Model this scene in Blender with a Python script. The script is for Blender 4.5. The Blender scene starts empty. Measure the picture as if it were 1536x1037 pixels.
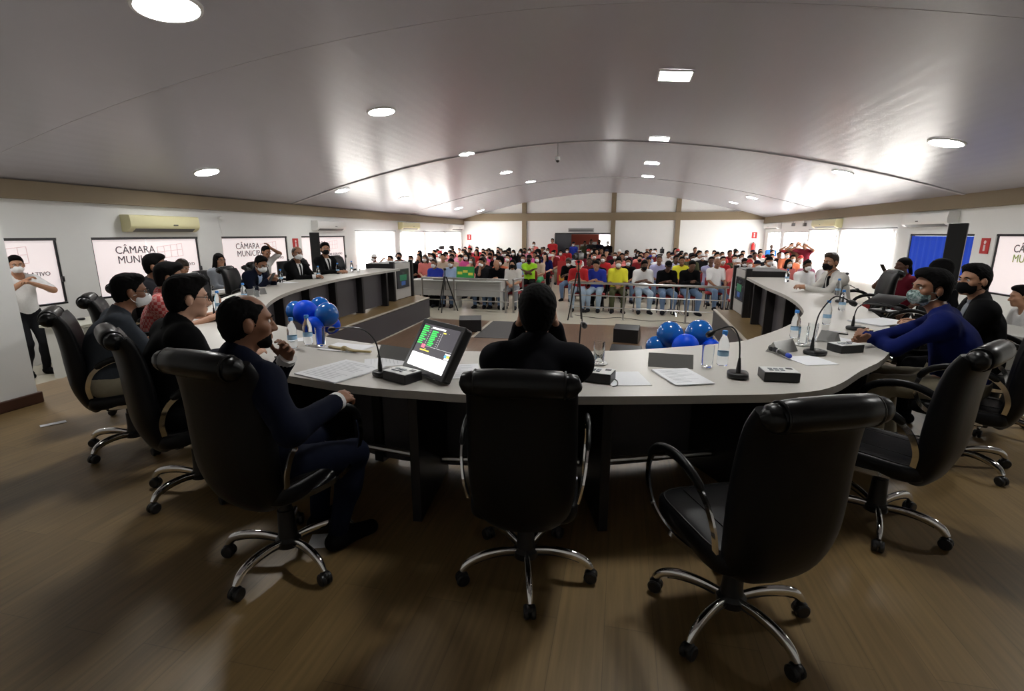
import bpy, bmesh, math, random
import numpy as np
from mathutils import Vector, Matrix, Euler, Quaternion
random.seed(11)
C = bpy.context.scene.collection
PI = math.pi
R = math.radians

# ------------------------------------------------------------------ camera
FPX, W, H, EYE = 742.0, 1536.0, 1037.0, 1.52
PITCH = math.atan((518.5 - 351) / FPX)
_v = Vector(((935 - 768), FPX * math.cos(PITCH) + (518.5 - 351) * math.sin(PITCH)))
YAW = math.atan2(_v.x, _v.y)          # camera looks this far to the left of the hall's long axis
cam_d = bpy.data.cameras.new('camera')
cam_d.sensor_width = 36.0
cam_d.lens = 36.0 * FPX / W
cam_d.clip_start = 0.05
cam_d.clip_end = 200
cam = bpy.data.objects.new('camera', cam_d)
C.objects.link(cam)
cam.location = (0, 0, EYE)
cam.rotation_euler = (PI / 2 - PITCH, 0, YAW)
bpy.context.scene.camera = cam
_fw = Vector((-math.sin(YAW) * math.cos(PITCH), math.cos(YAW) * math.cos(PITCH), -math.sin(PITCH)))
_rt = Vector((math.cos(YAW), math.sin(YAW), 0))
_up = _rt.cross(_fw)

def ray(x, y):
    return (_fw * FPX + _rt * (x - W / 2) + _up * (H / 2 - y)).normalized()
def at_z(x, y, z):
    d = ray(x, y); return Vector((0, 0, EYE)) + d * ((z - EYE) / d.z)
def at_y(x, y, Y):
    d = ray(x, y); return Vector((0, 0, EYE)) + d * (Y / d.y)
def at_x(x, y, X):
    d = ray(x, y); return Vector((0, 0, EYE)) + d * (X / d.x)

# ------------------------------------------------------------------ room numbers
XL, XR, YB, YF = -8.89, 6.9, 27.4, -1.6      # walls
XC, HW, ZW, ZA = -1.0, 7.9, 2.28, 3.62       # ceiling arch
ZM = -0.5                                    # hall floor (the stage floor is z = 0)
TT = 0.76                                    # table top
def arch(x):
    return ZW + (ZA - ZW) * (1 - min(1.0, abs((x - XC) / HW)) ** 1.8)
def at_arch(px, py):
    d = ray(px, py); t = 0.5; o = Vector((0, 0, EYE))
    while t < 60:
        p = o + d * t
        if p.z > arch(p.x): return p
        t += 0.01
    return p

# ------------------------------------------------------------------ materials
_M = {}
def mat(name, col, rough=0.5, metal=0.0, emit=0.0, spec=0.5, coat=0.0, trans=0.0, ior=1.45, alpha=1.0, noise=0.0, nscale=30.0, bump=0.0, sheen=0.0):
    if name in _M: return _M[name]
    m = bpy.data.materials.new(name); m.use_nodes = True
    nt = m.node_tree; b = nt.nodes['Principled BSDF']
    b.inputs['Base Color'].default_value = (*col, 1)
    b.inputs['Roughness'].default_value = rough
    b.inputs['Metallic'].default_value = metal
    b.inputs['Specular IOR Level'].default_value = spec
    b.inputs['Coat Weight'].default_value = coat
    b.inputs['Transmission Weight'].default_value = trans
    b.inputs['IOR'].default_value = ior
    b.inputs['Alpha'].default_value = alpha
    if sheen: b.inputs['Sheen Weight'].default_value = sheen
    if emit:
        b.inputs['Emission Color'].default_value = (*col, 1)
        b.inputs['Emission Strength'].default_value = emit
    if noise or bump:
        tc = nt.nodes.new('ShaderNodeTexCoord'); n = nt.nodes.new('ShaderNodeTexNoise')
        n.inputs['Scale'].default_value = nscale; n.inputs['Detail'].default_value = 4
        nt.links.new(tc.outputs['Object'], n.inputs['Vector'])
        if noise:
            mx = nt.nodes.new('ShaderNodeMix'); mx.data_type = 'RGBA'
            mx.inputs['A'].default_value = (*[c * (1 - noise) for c in col], 1)
            mx.inputs['B'].default_value = (*[min(1, c * (1 + noise)) for c in col], 1)
            nt.links.new(n.outputs['Fac'], mx.inputs['Factor'])
            nt.links.new(mx.outputs['Result'], b.inputs['Base Color'])
        if bump:
            bp = nt.nodes.new('ShaderNodeBump'); bp.inputs['Strength'].default_value = bump
            bp.inputs['Distance'].default_value = 0.01
            nt.links.new(n.outputs['Fac'], bp.inputs['Height']); nt.links.new(bp.outputs['Normal'], b.inputs['Normal'])
    _M[name] = m
    return m

# ------------------------------------------------------------------ objects
def tag(o, label=None, cat=None, group=None, kind=None):
    if label: o['label'] = label
    if cat: o['category'] = cat
    if group: o['group'] = group
    if kind: o['kind'] = kind
    return o
def empty(name, loc=(0, 0, 0), rz=0.0, label=None, cat=None, group=None, kind=None, rot=None):
    o = bpy.data.objects.new(name, None); o.empty_display_size = 0.1
    C.objects.link(o); o.location = loc
    o.rotation_euler = rot if rot else (0, 0, rz)
    return tag(o, label, cat, group, kind)
def obj(name, me, parent=None, loc=None, rz=None):
    o = bpy.data.objects.new(name, me); C.objects.link(o)
    if parent is not None: o.parent = parent
    if loc is not None: o.location = loc
    if rz is not None: o.rotation_euler = (0, 0, rz)
    return o
def kids(o):
    return list(o.children)
def dup(root, loc=None, rz=None, parent=None):
    c = root.copy(); C.objects.link(c)
    if parent is not None: c.parent = parent
    if loc is not None: c.location = loc
    if rz is not None: c.rotation_euler = (0, 0, rz)
    for ch in kids(root): dup(ch, parent=c)
    return c

# ------------------------------------------------------------------ mesh builder
class MB:
    def __init__(s): s.v = []; s.f = []; s.m = []; s.cur = 0
    def mi(s, i): s.cur = i; return s
    def add(s, vs, fs):
        b = len(s.v); s.v += [tuple(v) for v in vs]
        s.f += [tuple(b + i for i in f) for f in fs]; s.m += [s.cur] * len(fs)
        return s
    def bm(s, bm, mtx=None):
        bm.verts.ensure_lookup_table()
        for i, v in enumerate(bm.verts): v.index = i
        vs = [(mtx @ v.co) if mtx else v.co.copy() for v in bm.verts]
        s.add(vs, [[v.index for v in f.verts] for f in bm.faces]); bm.free(); return s
    def box(s, c, d, bev=0.0, rot=None, seg=2):
        bm = bmesh.new(); bmesh.ops.create_cube(bm, size=1.0)
        for v in bm.verts: v.co = Vector((v.co.x * d[0], v.co.y * d[1], v.co.z * d[2]))
        if bev > 0: bmesh.ops.bevel(bm, geom=list(bm.edges), offset=min(bev, min(d) * 0.49), segments=seg, affect='EDGES', profile=0.5)
        M = Matrix.Translation(Vector(c))
        if rot is not None: M = M @ (rot if isinstance(rot, Matrix) else Euler(rot).to_matrix().to_4x4())
        return s.bm(bm, M)
    def lathe(s, prof, c=(0, 0, 0), n=20, mtx=None, caps=True):
        vs, fs = [], []; k = len(prof)
        for i in range(n):
            a = 2 * PI * i / n
            for r, z in prof: vs.append(Vector((r * math.cos(a), r * math.sin(a), z)))
        for i in range(n):
            j = (i + 1) % n
            for q in range(k - 1): fs.append((i * k + q, j * k + q, j * k + q + 1, i * k + q + 1))
        if caps and prof[0][0] > 1e-6: fs.append([i * k for i in range(n)][::-1])
        if caps and prof[-1][0] > 1e-6: fs.append([i * k + k - 1 for i in range(n)])
        M = mtx if mtx is not None else Matrix.Translation(Vector(c))
        return s.add([M @ v for v in vs], fs)
    def cyl(s, a, b, r, n=12, r2=None):
        a = Vector(a); b = Vector(b); d = b - a; L = d.length
        q = d.to_track_quat('Z', 'Y').to_matrix().to_4x4()
        return s.lathe([(r, 0), (r if r2 is None else r2, L)], n=n, mtx=Matrix.Translation(a) @ q)
    def ell(s, c, r, n=16, k=10, rot=None):
        vs, fs = [], []
        M = Matrix.Translation(Vector(c))
        if rot is not None: M = M @ Euler(rot).to_matrix().to_4x4()
        for j in range(1, k):
            t = PI * j / k
            for i in range(n):
                a = 2 * PI * i / n
                vs.append(M @ Vector((r[0] * math.sin(t) * math.cos(a), r[1] * math.sin(t) * math.sin(a), r[2] * math.cos(t))))
        top = len(vs); vs.append(M @ Vector((0, 0, r[2]))); vs.append(M @ Vector((0, 0, -r[2])))
        for j in range(k - 2):
            for i in range(n):
                i2 = (i + 1) % n
                fs.append((j * n + i, (j + 1) * n + i, (j + 1) * n + i2, j * n + i2))
        for i in range(n):
            i2 = (i + 1) % n
            fs.append((top, i, i2)); fs.append((top + 1, (k - 2) * n + i2, (k - 2) * n + i))
        return s.add(vs, fs)
    def tube(s, pts, r, n=8, closed=False, prof=None, up=None, caps=True):
        """sweep a circle (or the closed 2-D profile) along pts"""
        pts = [Vector(p) for p in pts]; k = len(pts)
        rr = r if isinstance(r, (list, tuple)) else [r] * k
        vs, fs = [], []
        nrm = None
        if prof is None: prof2 = [(math.cos(2 * PI * i / n), math.sin(2 * PI * i / n)) for i in range(n)]
        else: prof2 = prof; n = len(prof)
        for i, p in enumerate(pts):
            if closed: t = pts[(i + 1) % k] - pts[i - 1]
            else: t = pts[min(i + 1, k - 1)] - pts[max(i - 1, 0)]
            t.normalize()
            if up is not None:
                x = t.cross(Vector(up))
                if x.length < 1e-4: x = t.orthogonal()
                x.normalize()
            else:
                if nrm is None: x = t.orthogonal().normalized()
                else:
                    x = nrm - t * nrm.dot(t)
                    x = x.normalized() if x.length > 1e-6 else t.orthogonal().normalized()
                nrm = x
            y = t.cross(x)
            for a, b in prof2: vs.append(p + (x * a + y * b) * rr[i])
        m = k if closed else k - 1
        for i in range(m):
            j = (i + 1) % k
            for q in range(n):
                q2 = (q + 1) % n
                fs.append((i * n + q, i * n + q2, j * n + q2, j * n + q))
        if caps and not closed:
            fs.append(list(range(n))[::-1]); fs.append([(k - 1) * n + q for q in range(n)])
        return s.add(vs, fs)
    def prism(s, poly, z0, z1):
        """extruded polygon (x, y), triangulated caps"""
        bm = bmesh.new()
        vs = [bm.verts.new((x, y, z0)) for x, y in poly]
        f = bm.faces.new(vs)
        if f.normal.z > 0 or sum((poly[i][0] * poly[(i + 1) % len(poly)][1] - poly[(i + 1) % len(poly)][0] * poly[i][1]) for i in range(len(poly))) > 0: f.normal_flip()
        g = bmesh.ops.extrude_face_region(bm, geom=[f])
        for e in g['geom']:
            if isinstance(e, bmesh.types.BMVert): e.co.z = z1
        bmesh.ops.triangulate(bm, faces=[q for q in bm.faces if len(q.verts) > 4])
        bmesh.ops.recalc_face_normals(bm, faces=bm.faces)
        return s.bm(bm)
    def mesh(s, name, mats, smooth=True, ang=35):
        me = bpy.data.meshes.new(name)
        me.from_pydata(s.v, [], s.f)
        for m in (mats if isinstance(mats, (list, tuple)) else [mats]): me.materials.append(m)
        me.polygons.foreach_set('material_index', s.m)
        me.update()
        if smooth:
            me.polygons.foreach_set('use_smooth', [True] * len(me.polygons))
            me.set_sharp_from_angle(angle=R(ang))
        return me
    def build(s, name, mats, parent=None, loc=None, rz=None, smooth=True, ang=35):
        return obj(name, s.mesh(name, mats, smooth, ang), parent, loc, rz)

def bez(pts, n=8):
    """Catmull-Rom through pts"""
    pts = [Vector(p) for p in pts]; out = []
    for i in range(len(pts) - 1):
        p0 = pts[max(i - 1, 0)]; p1 = pts[i]; p2 = pts[i + 1]; p3 = pts[min(i + 2, len(pts) - 1)]
        for j in range(n):
            t = j / n
            out.append(0.5 * ((2 * p1) + (p2 - p0) * t + (2 * p0 - 5 * p1 + 4 * p2 - p3) * t * t + (3 * p1 - p0 - 3 * p2 + p3) * t ** 3))
    out.append(pts[-1]); return out

def text_mesh(name, body, size, mats, parent=None, ext=0.001, bold=0.0, align='LEFT', mtx=None):
    cu = bpy.data.curves.new(name, 'FONT'); cu.body = body; cu.size = size; cu.extrude = ext; cu.offset = bold; cu.align_x = align
    cu.resolution_u = 3
    o = bpy.data.objects.new(name, cu); C.objects.link(o)
    dg = bpy.context.evaluated_depsgraph_get(); dg.update()
    me = bpy.data.meshes.new_from_object(o.evaluated_get(dg))
    bpy.data.objects.remove(o); bpy.data.curves.remove(cu)
    me.materials.clear(); me.materials.append(mats)
    if mtx is not None: me.transform(mtx)
    return obj(name, me, parent)
# ------------------------------------------------------------------ setting materials
def nodes(m): return m.node_tree.nodes, m.node_tree.links
def wood_floor(name, c1, c2, rough, pw=0.19, pl=1.25):
    m = mat(name, c1, rough); n, l = nodes(m); b = n['Principled BSDF']
    tc = n.new('ShaderNodeTexCoord'); mp = n.new('ShaderNodeMapping'); mp.inputs['Rotation'].default_value = (0, 0, PI / 2)
    br = n.new('ShaderNodeTexBrick'); br.inputs['Scale'].default_value = 1.0
    br.inputs['Brick Width'].default_value = pl; br.inputs['Row Height'].default_value = pw
    br.inputs['Mortar Size'].default_value = 0.0015; br.inputs['Mortar Smooth'].default_value = 0.3
    br.inputs['Color1'].default_value = (*c1, 1); br.inputs['Color2'].default_value = (*c2, 1)
    br.inputs['Mortar'].default_value = (*[c * 0.6 for c in c1], 1); br.offset = 0.37
    l.new(tc.outputs['Object'], mp.inputs['Vector']); l.new(mp.outputs['Vector'], br.inputs['Vector'])
    mp2 = n.new('ShaderNodeMapping'); mp2.inputs['Scale'].default_value = (22, 1.1, 1)
    ns = n.new('ShaderNodeTexNoise'); ns.inputs['Scale'].default_value = 2.2; ns.inputs['Detail'].default_value = 6
    l.new(tc.outputs['Object'], mp2.inputs['Vector']); l.new(mp2.outputs['Vector'], ns.inputs['Vector'])
    mx = n.new('ShaderNodeMix'); mx.data_type = 'RGBA'; mx.blend_type = 'OVERLAY'; mx.inputs['Factor'].default_value = 0.42
    l.new(br.outputs['Color'], mx.inputs['A']); l.new(ns.outputs['Fac'], mx.inputs['B']); l.new(mx.outputs['Result'], b.inputs['Base Color'])
    return m
FLOOR = wood_floor('stage_laminate', (0.225, 0.148, 0.062), (0.180, 0.117, 0.048), 0.40)
VINYL = wood_floor('vinyl_planks', (0.19, 0.108, 0.06), (0.155, 0.088, 0.05), 0.35, 0.15, 1.0)
TILE = mat('beige_tile', (0.62, 0.58, 0.47), 0.22, noise=0.06, nscale=3)
WALL = mat('white_wall', (0.86, 0.87, 0.855), 0.7, noise=0.02, nscale=4)
BEAM = mat('taupe_beam', (0.24, 0.185, 0.115), 0.6)
BASEB = mat('brown_baseboard', (0.07, 0.03, 0.02), 0.4)
def ceil_mat():
    m = mat('pvc_ceiling', (0.48, 0.475, 0.52), 0.27, spec=0.22); n, l = nodes(m); b = n['Principled BSDF']
    tc = n.new('ShaderNodeTexCoord'); w = n.new('ShaderNodeTexWave'); w.bands_direction = 'X'; w.wave_profile = 'SIN'
    w.inputs['Scale'].default_value = 1.6; w.inputs['Distortion'].default_value = 0.4; w.inputs['Detail'].default_value = 2
    w2 = n.new('ShaderNodeTexNoise'); mp = n.new('ShaderNodeMapping'); mp.inputs['Scale'].default_value = (9, 0.25, 0.25)
    w2.inputs['Scale'].default_value = 2.0
    l.new(tc.outputs['Object'], w.inputs['Vector']); l.new(tc.outputs['Object'], mp.inputs['Vector']); l.new(mp.outputs['Vector'], w2.inputs['Vector'])
    ad = n.new('ShaderNodeMath'); ad.operation = 'ADD'; l.new(w.outputs['Fac'], ad.inputs[0]); l.new(w2.outputs['Fac'], ad.inputs[1])
    bp = n.new('ShaderNodeBump'); bp.inputs['Strength'].default_value = 0.12; bp.inputs['Distance'].default_value = 0.008
    l.new(ad.outputs[0], bp.inputs['Height']); l.new(bp.outputs['Normal'], b.inputs['Normal'])
    return m
CEIL = ceil_mat()
RIB = mat('ceiling_joint', (0.44, 0.43, 0.46), 0.4)
DAY = mat('daylight_pane', (1.0, 0.98, 0.95), 0.4, emit=4.5)
FILM = mat('backlit_film', (0.92, 0.82, 0.82), 0.5, emit=0.20)
def curtain_mat(name, col, tr):
    m = bpy.data.materials.new(name); m.use_nodes = True; n, l = nodes(m); n.remove(n['Principled BSDF'])
    d = n.new('ShaderNodeBsdfDiffuse'); t = n.new('ShaderNodeBsdfTranslucent'); x = n.new('ShaderNodeMixShader')
    d.inputs['Color'].default_value = (*col, 1); t.inputs['Color'].default_value = (*col, 1); x.inputs['Fac'].default_value = tr
    l.new(d.outputs[0], x.inputs[1]); l.new(t.outputs[0], x.inputs[2]); l.new(x.outputs[0], n['Material Output'].inputs['Surface'])
    return m
SHEER = curtain_mat('sheer_curtain', (0.95, 0.94, 0.93), 0.62)
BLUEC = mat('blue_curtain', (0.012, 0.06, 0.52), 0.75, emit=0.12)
FRAME = mat('black_frame', (0.012, 0.012, 0.014), 0.35)
ALU = mat('white_frame', (0.6, 0.6, 0.58), 0.4)
GREY = mat('panel_grey', (0.075, 0.07, 0.078), 0.45, noise=0.12, nscale=60)
BLACK = mat('fin_black', (0.012, 0.011, 0.012), 0.4)
INK = mat('dark_lettering', (0.10, 0.09, 0.10), 0.6)
INK2 = mat('green_lettering', (0.30, 0.42, 0.10), 0.6)
FAINT = mat('faint_drawing', (0.66, 0.58, 0.58), 0.6, emit=0.12)
STEEL = mat('steel', (0.45, 0.44, 0.43), 0.28, metal=1.0)
CHROME = mat('chrome', (0.85, 0.85, 0.85), 0.08, metal=1.0)
PLASTIC = mat('black_plastic', (0.012, 0.012, 0.013), 0.38)
WHITEP = mat('white_plastic', (0.82, 0.82, 0.80), 0.35)
CREAM = mat('cream_plastic', (0.72, 0.68, 0.40), 0.35)
PAPER = mat('paper', (0.86, 0.87, 0.90), 0.8)
RED = mat('red_sign', (0.55, 0.03, 0.03), 0.5)
LED = mat('led_panel', (1.0, 0.99, 0.96), 0.5, emit=32.0)

# ------------------------------------------------------------------ shell
def S(o): o['kind'] = 'structure'; return o
def slab_with_holes(name, axis, pos, thick, a0, a1, z0, z1, holes, m):
    """wall slab; axis 'x' = plane of constant x, running along y"""
    mb = MB()
    def bx(p0, p1, q0, q1):
        if p1 - p0 < 1e-4 or q1 - q0 < 1e-4: return
        if axis == 'x': mb.box((pos + thick / 2, (p0 + p1) / 2, (q0 + q1) / 2), (abs(thick), p1 - p0, q1 - q0))
        else: mb.box(((p0 + p1) / 2, pos + thick / 2, (q0 + q1) / 2), (p1 - p0, abs(thick), q1 - q0))
    cur = a0
    for h0, h1, q0, q1 in sorted(holes):
        bx(cur, h0, z0, z1); bx(h0, h1, z0, q0); bx(h0, h1, q1, z1); cur = h1
    bx(cur, a1, z0, z1)
    return S(mb.build(name, m, smooth=False))
WZ0, WZ1 = 0.40, 1.46
LWIN = [(4.08, 6.37), (6.91, 9.14), (9.79, 12.08), (12.71, 15.0)]
LCUR = [(15.75, 18.45), (19.25, 21.5), (22.0, 24.2), (24.7, 26.8)]
RWIN = [(9.05, 11.34)]
RBLUE = (11.95, 14.29)
RCUR = [(15.0, 18.1), (18.6, 20.9)]
ROPEN = [(21.4, 24.3), (24.8, 26.8)]
slab_with_holes('wall_left', 'x', XL, -0.2, YF, YB + .2, ZM, 2.36, [(a, b, WZ0, WZ1) for a, b in LWIN] + [(a, b, 0.2, 1.58) for a, b in LCUR], WALL)
slab_with_holes('wall_right', 'x', XR, 0.2, YF, YB + .2, ZM, 2.36, [(a, b, WZ0, 1.52) for a, b in RWIN + [RBLUE]] + [(a, b, 0.2, 1.62) for a, b in RCUR + ROPEN], WALL)
def end_wall(name, y, th, door=None):
    mb = MB(); xs = [XL - .2, XL]
    N = 40
    for i in range(N + 1): xs.append(XL + (XR - XL) * i / N)
    xs = sorted(set([round(v, 4) for v in xs] + ([door[0], door[1]] if door else [])))
    for x0, x1 in zip(xs[:-1], xs[1:]):
        if x1 - x0 < 1e-4: continue
        zb = door[2] if door and x0 >= door[0] - 1e-4 and x1 <= door[1] + 1e-4 else ZM
        za, zc = max(arch(x0), 2.36) + .04, max(arch(x1), 2.36) + .04
        ya, yb_ = (y, y + th) if th > 0 else (y + th, y)
        vs = [(x0, ya, zb), (x1, ya, zb), (x1, ya, zc), (x0, ya, za), (x0, yb_, zb), (x1, yb_, zb), (x1, yb_, zc), (x0, yb_, za)]
        mb.add(vs, [(0, 1, 2, 3), (5, 4, 7, 6), (0, 4, 5, 1), (3, 2, 6, 7), (0, 3, 7, 4), (1, 5, 6, 2)])
    return S(mb.build(name, WALL, smooth=False))
DOOR = (-3.64, -0.62, 1.56)
end_wall('wall_back', YB, 0.2, DOOR)
end_wall('wall_front', YF, -0.2)
# ceiling: an arched shell
def ceiling():
    mb = MB(); N = 60; ys = [YF - .2, 5.25, 12.3, YB + .2]
    xs = [XL - .2] + [XL + (XR - XL) * i / N for i in range(N + 1)] + [XR + .2]
    for dz in (0, 0.08):
        b = len(mb.v)
        mb.v += [(x, y, arch(x) + dz) for y in ys for x in xs]
        k = len(xs)
        for j in range(len(ys) - 1):
            for i in range(k - 1):
                f = (b + j * k + i, b + j * k + i + 1, b + (j + 1) * k + i + 1, b + (j + 1) * k + i)
                mb.f.append(f if dz else f[::-1]); mb.m.append(0)
    return S(mb.build('ceiling', CEIL, ang=60))
ceiling()
def arch_strip(name, y, w, h, m):
    mb = MB(); N = 60; b = 0
    for i in range(N + 1):
        x = XL + 0.13 + (XR - XL - 0.26) * i / N; z = arch(x)
        mb.v += [(x, y - w / 2, z), (x, y - w / 2, z - h), (x, y + w / 2, z - h), (x, y + w / 2, z)]
    for i in range(N):
        for q in range(3): mb.f.append((4 * i + q, 4 * i + q + 1, 4 * i + q + 5, 4 * i + q + 4)[::-1]); mb.m.append(0)
    return S(mb.build(name, m, ang=30))
arch_strip('trim_1', 12.3, 0.12, 0.022, RIB)
arch_strip('trim_2', 5.25, 0.012, 0.002, RIB)
arch_strip('trim_3', 19.9, 0.06, 0.012, RIB)
k_ = 4
def trim(c, d, m=BEAM, bev=0.0):
    global k_
    S(MB().box(c, d, bev).build('trim_%d' % k_, m, smooth=False)); k_ += 1
ZB0, ZB1 = 2.03, 2.30
trim((XL + .06, (YF + YB) / 2, (ZB0 + ZB1) / 2), (.12, YB - YF, ZB1 - ZB0))
trim((XR - .06, (YF + YB) / 2, (ZB0 + ZB1) / 2 + .06), (.12, YB - YF, ZB1 - ZB0 + .12))
trim((XC, YB - .07, 2.41), (XR - XL - .24, .14, 0.40))
for x in (-5.31, -0.55, 2.70):
    trim((x, YB - .06, (ZM + 2.21) / 2), (.24, .12, 2.21 - ZM)); trim((x, YB - .06, (2.61 + arch(x)) / 2), (.24, .12, arch(x) - 2.61 - .01))
# floors
S(MB().box(((XL + XR) / 2, (YF + YB + 4) / 2, ZM - .05), (XR - XL + .4, YB - YF + 4.4, .1)).build('floor', TILE, smooth=False))
S(MB().box((-1.3, 7.3, ZM + .006), (6.42, 7.75, .012)).build('floor_vinyl', VINYL, smooth=False))
inner_st = [(-4.56, 11.29), (-4.5, 9.5), (-4.43, 7.0), (-4.18, 6.0), (-3.75, 5.2), (-3.2, 4.5), (-2.6, 4.05), (-1.9, 3.75), (-1.0, 3.65), (0.0, 3.8), (0.5, 4.05), (1.0, 4.5), (1.42, 5.2), (1.66, 6.1), (1.77, 7.0), (1.84, 8.5), (1.9, 10.72)]
inner_sm = [tuple(p[:2]) for p in bez([(x, y, 0) for x, y in inner_st], 4)]
outer_st = [(3.7, 11.1), (4.3, 9.0), (4.3, YF), (-5.85, YF), (-5.85, 4.0), (-6.45, 5.0), (-6.45, 11.9), (-5.0, 11.75)]
S(MB().prism(inner_sm + outer_st, ZM, 0.0).build('stage_floor', [FLOOR], smooth=False))
# riser cladding and the pale edge strip along the inner edge
def along(poly, off, z0, z1, th, close=False):
    """a thin wall following a polyline, th to its left"""
    mb = MB(); P = [Vector((x, y, 0)) for x, y in poly]; k = len(P)
    for i, p in enumerate(P):
        t = (P[min(i + 1, k - 1)] - P[max(i - 1, 0)]).normalized(); n = Vector((-t.y, t.x, 0))
        a = p + n * off; b = p + n * (off + th)
        mb.v += [(a.x, a.y, z0), (b.x, b.y, z0), (b.x, b.y, z1), (a.x, a.y, z1)]
    for i in range(k - 1):
        for q in range(4):
            mb.f.append((4 * i + q, 4 * i + (q + 1) % 4, 4 * i + 4 + (q + 1) % 4, 4 * i + 4 + q)); mb.m.append(mb.cur)
    mb.f += [(3, 2, 1, 0), (4 * k - 4, 4 * k - 3, 4 * k - 2, 4 * k - 1)]; mb.m += [mb.cur] * 2
    return mb
S(along(inner_sm, 0.0, ZM + .01, -.02, 0.02).build('stage_riser', GREY, ang=30))
RAILM = mat('edge_strip', (0.55, 0.50, 0.42), 0.4)
S(along(inner_sm, -.03, -.005, 0.012, 0.055).build('trim_edge', RAILM, ang=30))
S(along(inner_sm, 0.02, ZM + .012, ZM + .03, 0.02).build('trim_riser_foot', RAILM, ang=30))
# low side platform by the left wall where the clerks sit
S(MB().box((-7.66, 8.6, -.35), (2.38, 5.0, .3)).build('side_platform_floor', FLOOR, smooth=False))
# wall stub on the left, with its baseboard
S(MB().box((-5.36, (YF + 3.31) / 2, 1.6), (.32, 3.31 - YF, 3.2)).build('wall_stub', WALL, smooth=False))
S(MB().box((-5.185, (YF + 3.33) / 2, .05), (.03, 3.33 - YF, .10), .008).box((-5.35, 3.325, .05), (.34, .03, .10), .008).build('baseboard_stub', BASEB, smooth=False))
# lobby behind the door
S(MB().box((-2.1, YB + 4.0, 0.6), (6.0, .1, 2.4)).box((-5.1, YB + 2.1, .6), (.1, 3.8, 2.4)).box((0.9, YB + 2.1, .6), (.1, 3.8, 2.4)).build('wall_lobby', mat('lobby_wall', (0.35, 0.34, 0.38), .7), smooth=False))
S(MB().box((-2.1, YB + 2.1, 1.85), (6.1, 3.9, .1)).build('ceiling_lobby', WALL, smooth=False))

# ------------------------------------------------------------------ windows
wn = [0]
def window(side, a, b, z0, z1, kind):
    wn[0] += 1
    x = XL if side == 'L' else XR; s = 1 if side == 'L' else -1
    root = S(empty('window_%d' % wn[0], (x, (a + b) / 2, (z0 + z1) / 2))); w = b - a; h = z1 - z0
    fr = FRAME if kind in ('film', 'blue') else ALU
    f = MB()
    f.box((s * .005 - s * .06, 0, h / 2 - .02), (.09, w, .045)).box((-s * .06, 0, -h / 2 + .015), (.09, w, .03))
    for e in (-1, 1): f.box((-s * .06, e * (w / 2 - .015), 0), (.07, .03, h - .07))
    f.build('frame', fr, root, smooth=False)
    if kind == 'film':
        MB().box((-s * .05, 0, 0), (.012, w - .06, h - .07)).build('pane', FILM, root, smooth=False)
        MB().box((-s * .043, -.07 * s, 0), (.003, .03, h - .08)).build('mullion', mat('film_seam', (.9, .88, .88), .5, emit=.28), root, smooth=False)
        MB().box((s * .0, s * w / 2 * .985, -.12 * h), (.035, .035, .09), .008).build('latch', FRAME, root)
        if side == 'L': B = Matrix(((0, 0, 1, -.040), (1, 0, 0, 0), (0, 1, 0, 0), (0, 0, 0, 1)))
        else: B = Matrix(((0, 0, -1, .040), (-1, 0, 0, 0), (0, 1, 0, 0), (0, 0, 0, 1)))
        T = lambda u, v: B @ Matrix.Translation((u, v, 0))
        text_mesh('lettering', 'CÂMARA', .195, INK, root, .002, 0, mtx=T(-.70, .235))
        text_mesh('lettering', 'MUNICIPAL', .195, INK if side == 'L' else INK2, root, .002, 0, mtx=T(-.68, .06))
        text_mesh('lettering', 'PODER LEGISLATIVO', .095, INK, root, .002, 0, mtx=T(.10, -.06))
        d = MB()                      # pale outline of a building
        for u0, v0, u1, v1 in [(.15, .12, .15, .34), (.15, .34, .72, .40), (.72, .40, .72, .15), (.15, .12, .72, .15), (.3, .13, .3, .35), (.45, .13, .45, .37), (.6, .14, .6, .385), (.15, .24, .72, .28)]:
            p = B @ Vector((u0, v0, .001)); q = B @ Vector((u1, v1, .001)); d.cyl(p, q, .005, 5)
        d.build('drawing', FAINT, root)
    elif kind == 'blue':
        mb = MB(); n = 60
        for i in range(n + 1):
            y = -w / 2 + .03 + (w - .06) * i / n; dx = s * (-.03 + .012 * math.sin(i * 1.05) + .005 * math.sin(i * 2.7))
            mb.v += [(dx, y, -h / 2 + .03), (dx, y, h / 2 - .05), (dx - s * .006, y, h / 2 - .05), (dx - s * .006, y, -h / 2 + .03)]
        for i in range(n):
            for q in range(4): mb.f.append((4 * i + q, 4 * i + (q + 1) % 4, 4 * i + 4 + (q + 1) % 4, 4 * i + 4 + q)); mb.m.append(0)
        mb.build('curtain', BLUEC, root, ang=80)
    else:
        MB().box((-s * .12, 0, 0), (.012, w - .06, h - .07)).build('pane', DAY, root, smooth=False)
        m = MB()
        for q in (0.33, 0.67) if kind == 'open' else (0.5,): m.box((-s * .10, -w / 2 + w * q, 0), (.04, .05, h - .07))
        m.build('mullion', ALU, root, smooth=False)
        if kind == 'sheer':
            mb = MB(); n = 90; W2 = w + .3
            for i in range(n + 1):
                y = -W2 / 2 + W2 * i / n; dx = s * (.07 + .022 * math.sin(i * .9) + .012 * math.sin(i * 2.3 + a))
                mb.v += [(dx, y, -h / 2 - .05), (dx, y, h / 2 + .03)]
            for i in range(n): mb.f.append((2 * i, 2 * i + 1, 2 * i + 3, 2 * i + 2)); mb.m.append(0)
            mb.build('curtain', SHEER, root, ang=80)
            MB().cyl((s * .07, -w / 2 - .2, h / 2 + .05), (s * .07, w / 2 + .2, h / 2 + .05), .016, 10).build('curtain_rod', mat('rod_grey', (.25, .25, .25), .4, metal=.6), root)
    return root
for a, b in LWIN: window('L', a, b, WZ0, WZ1, 'film')
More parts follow.
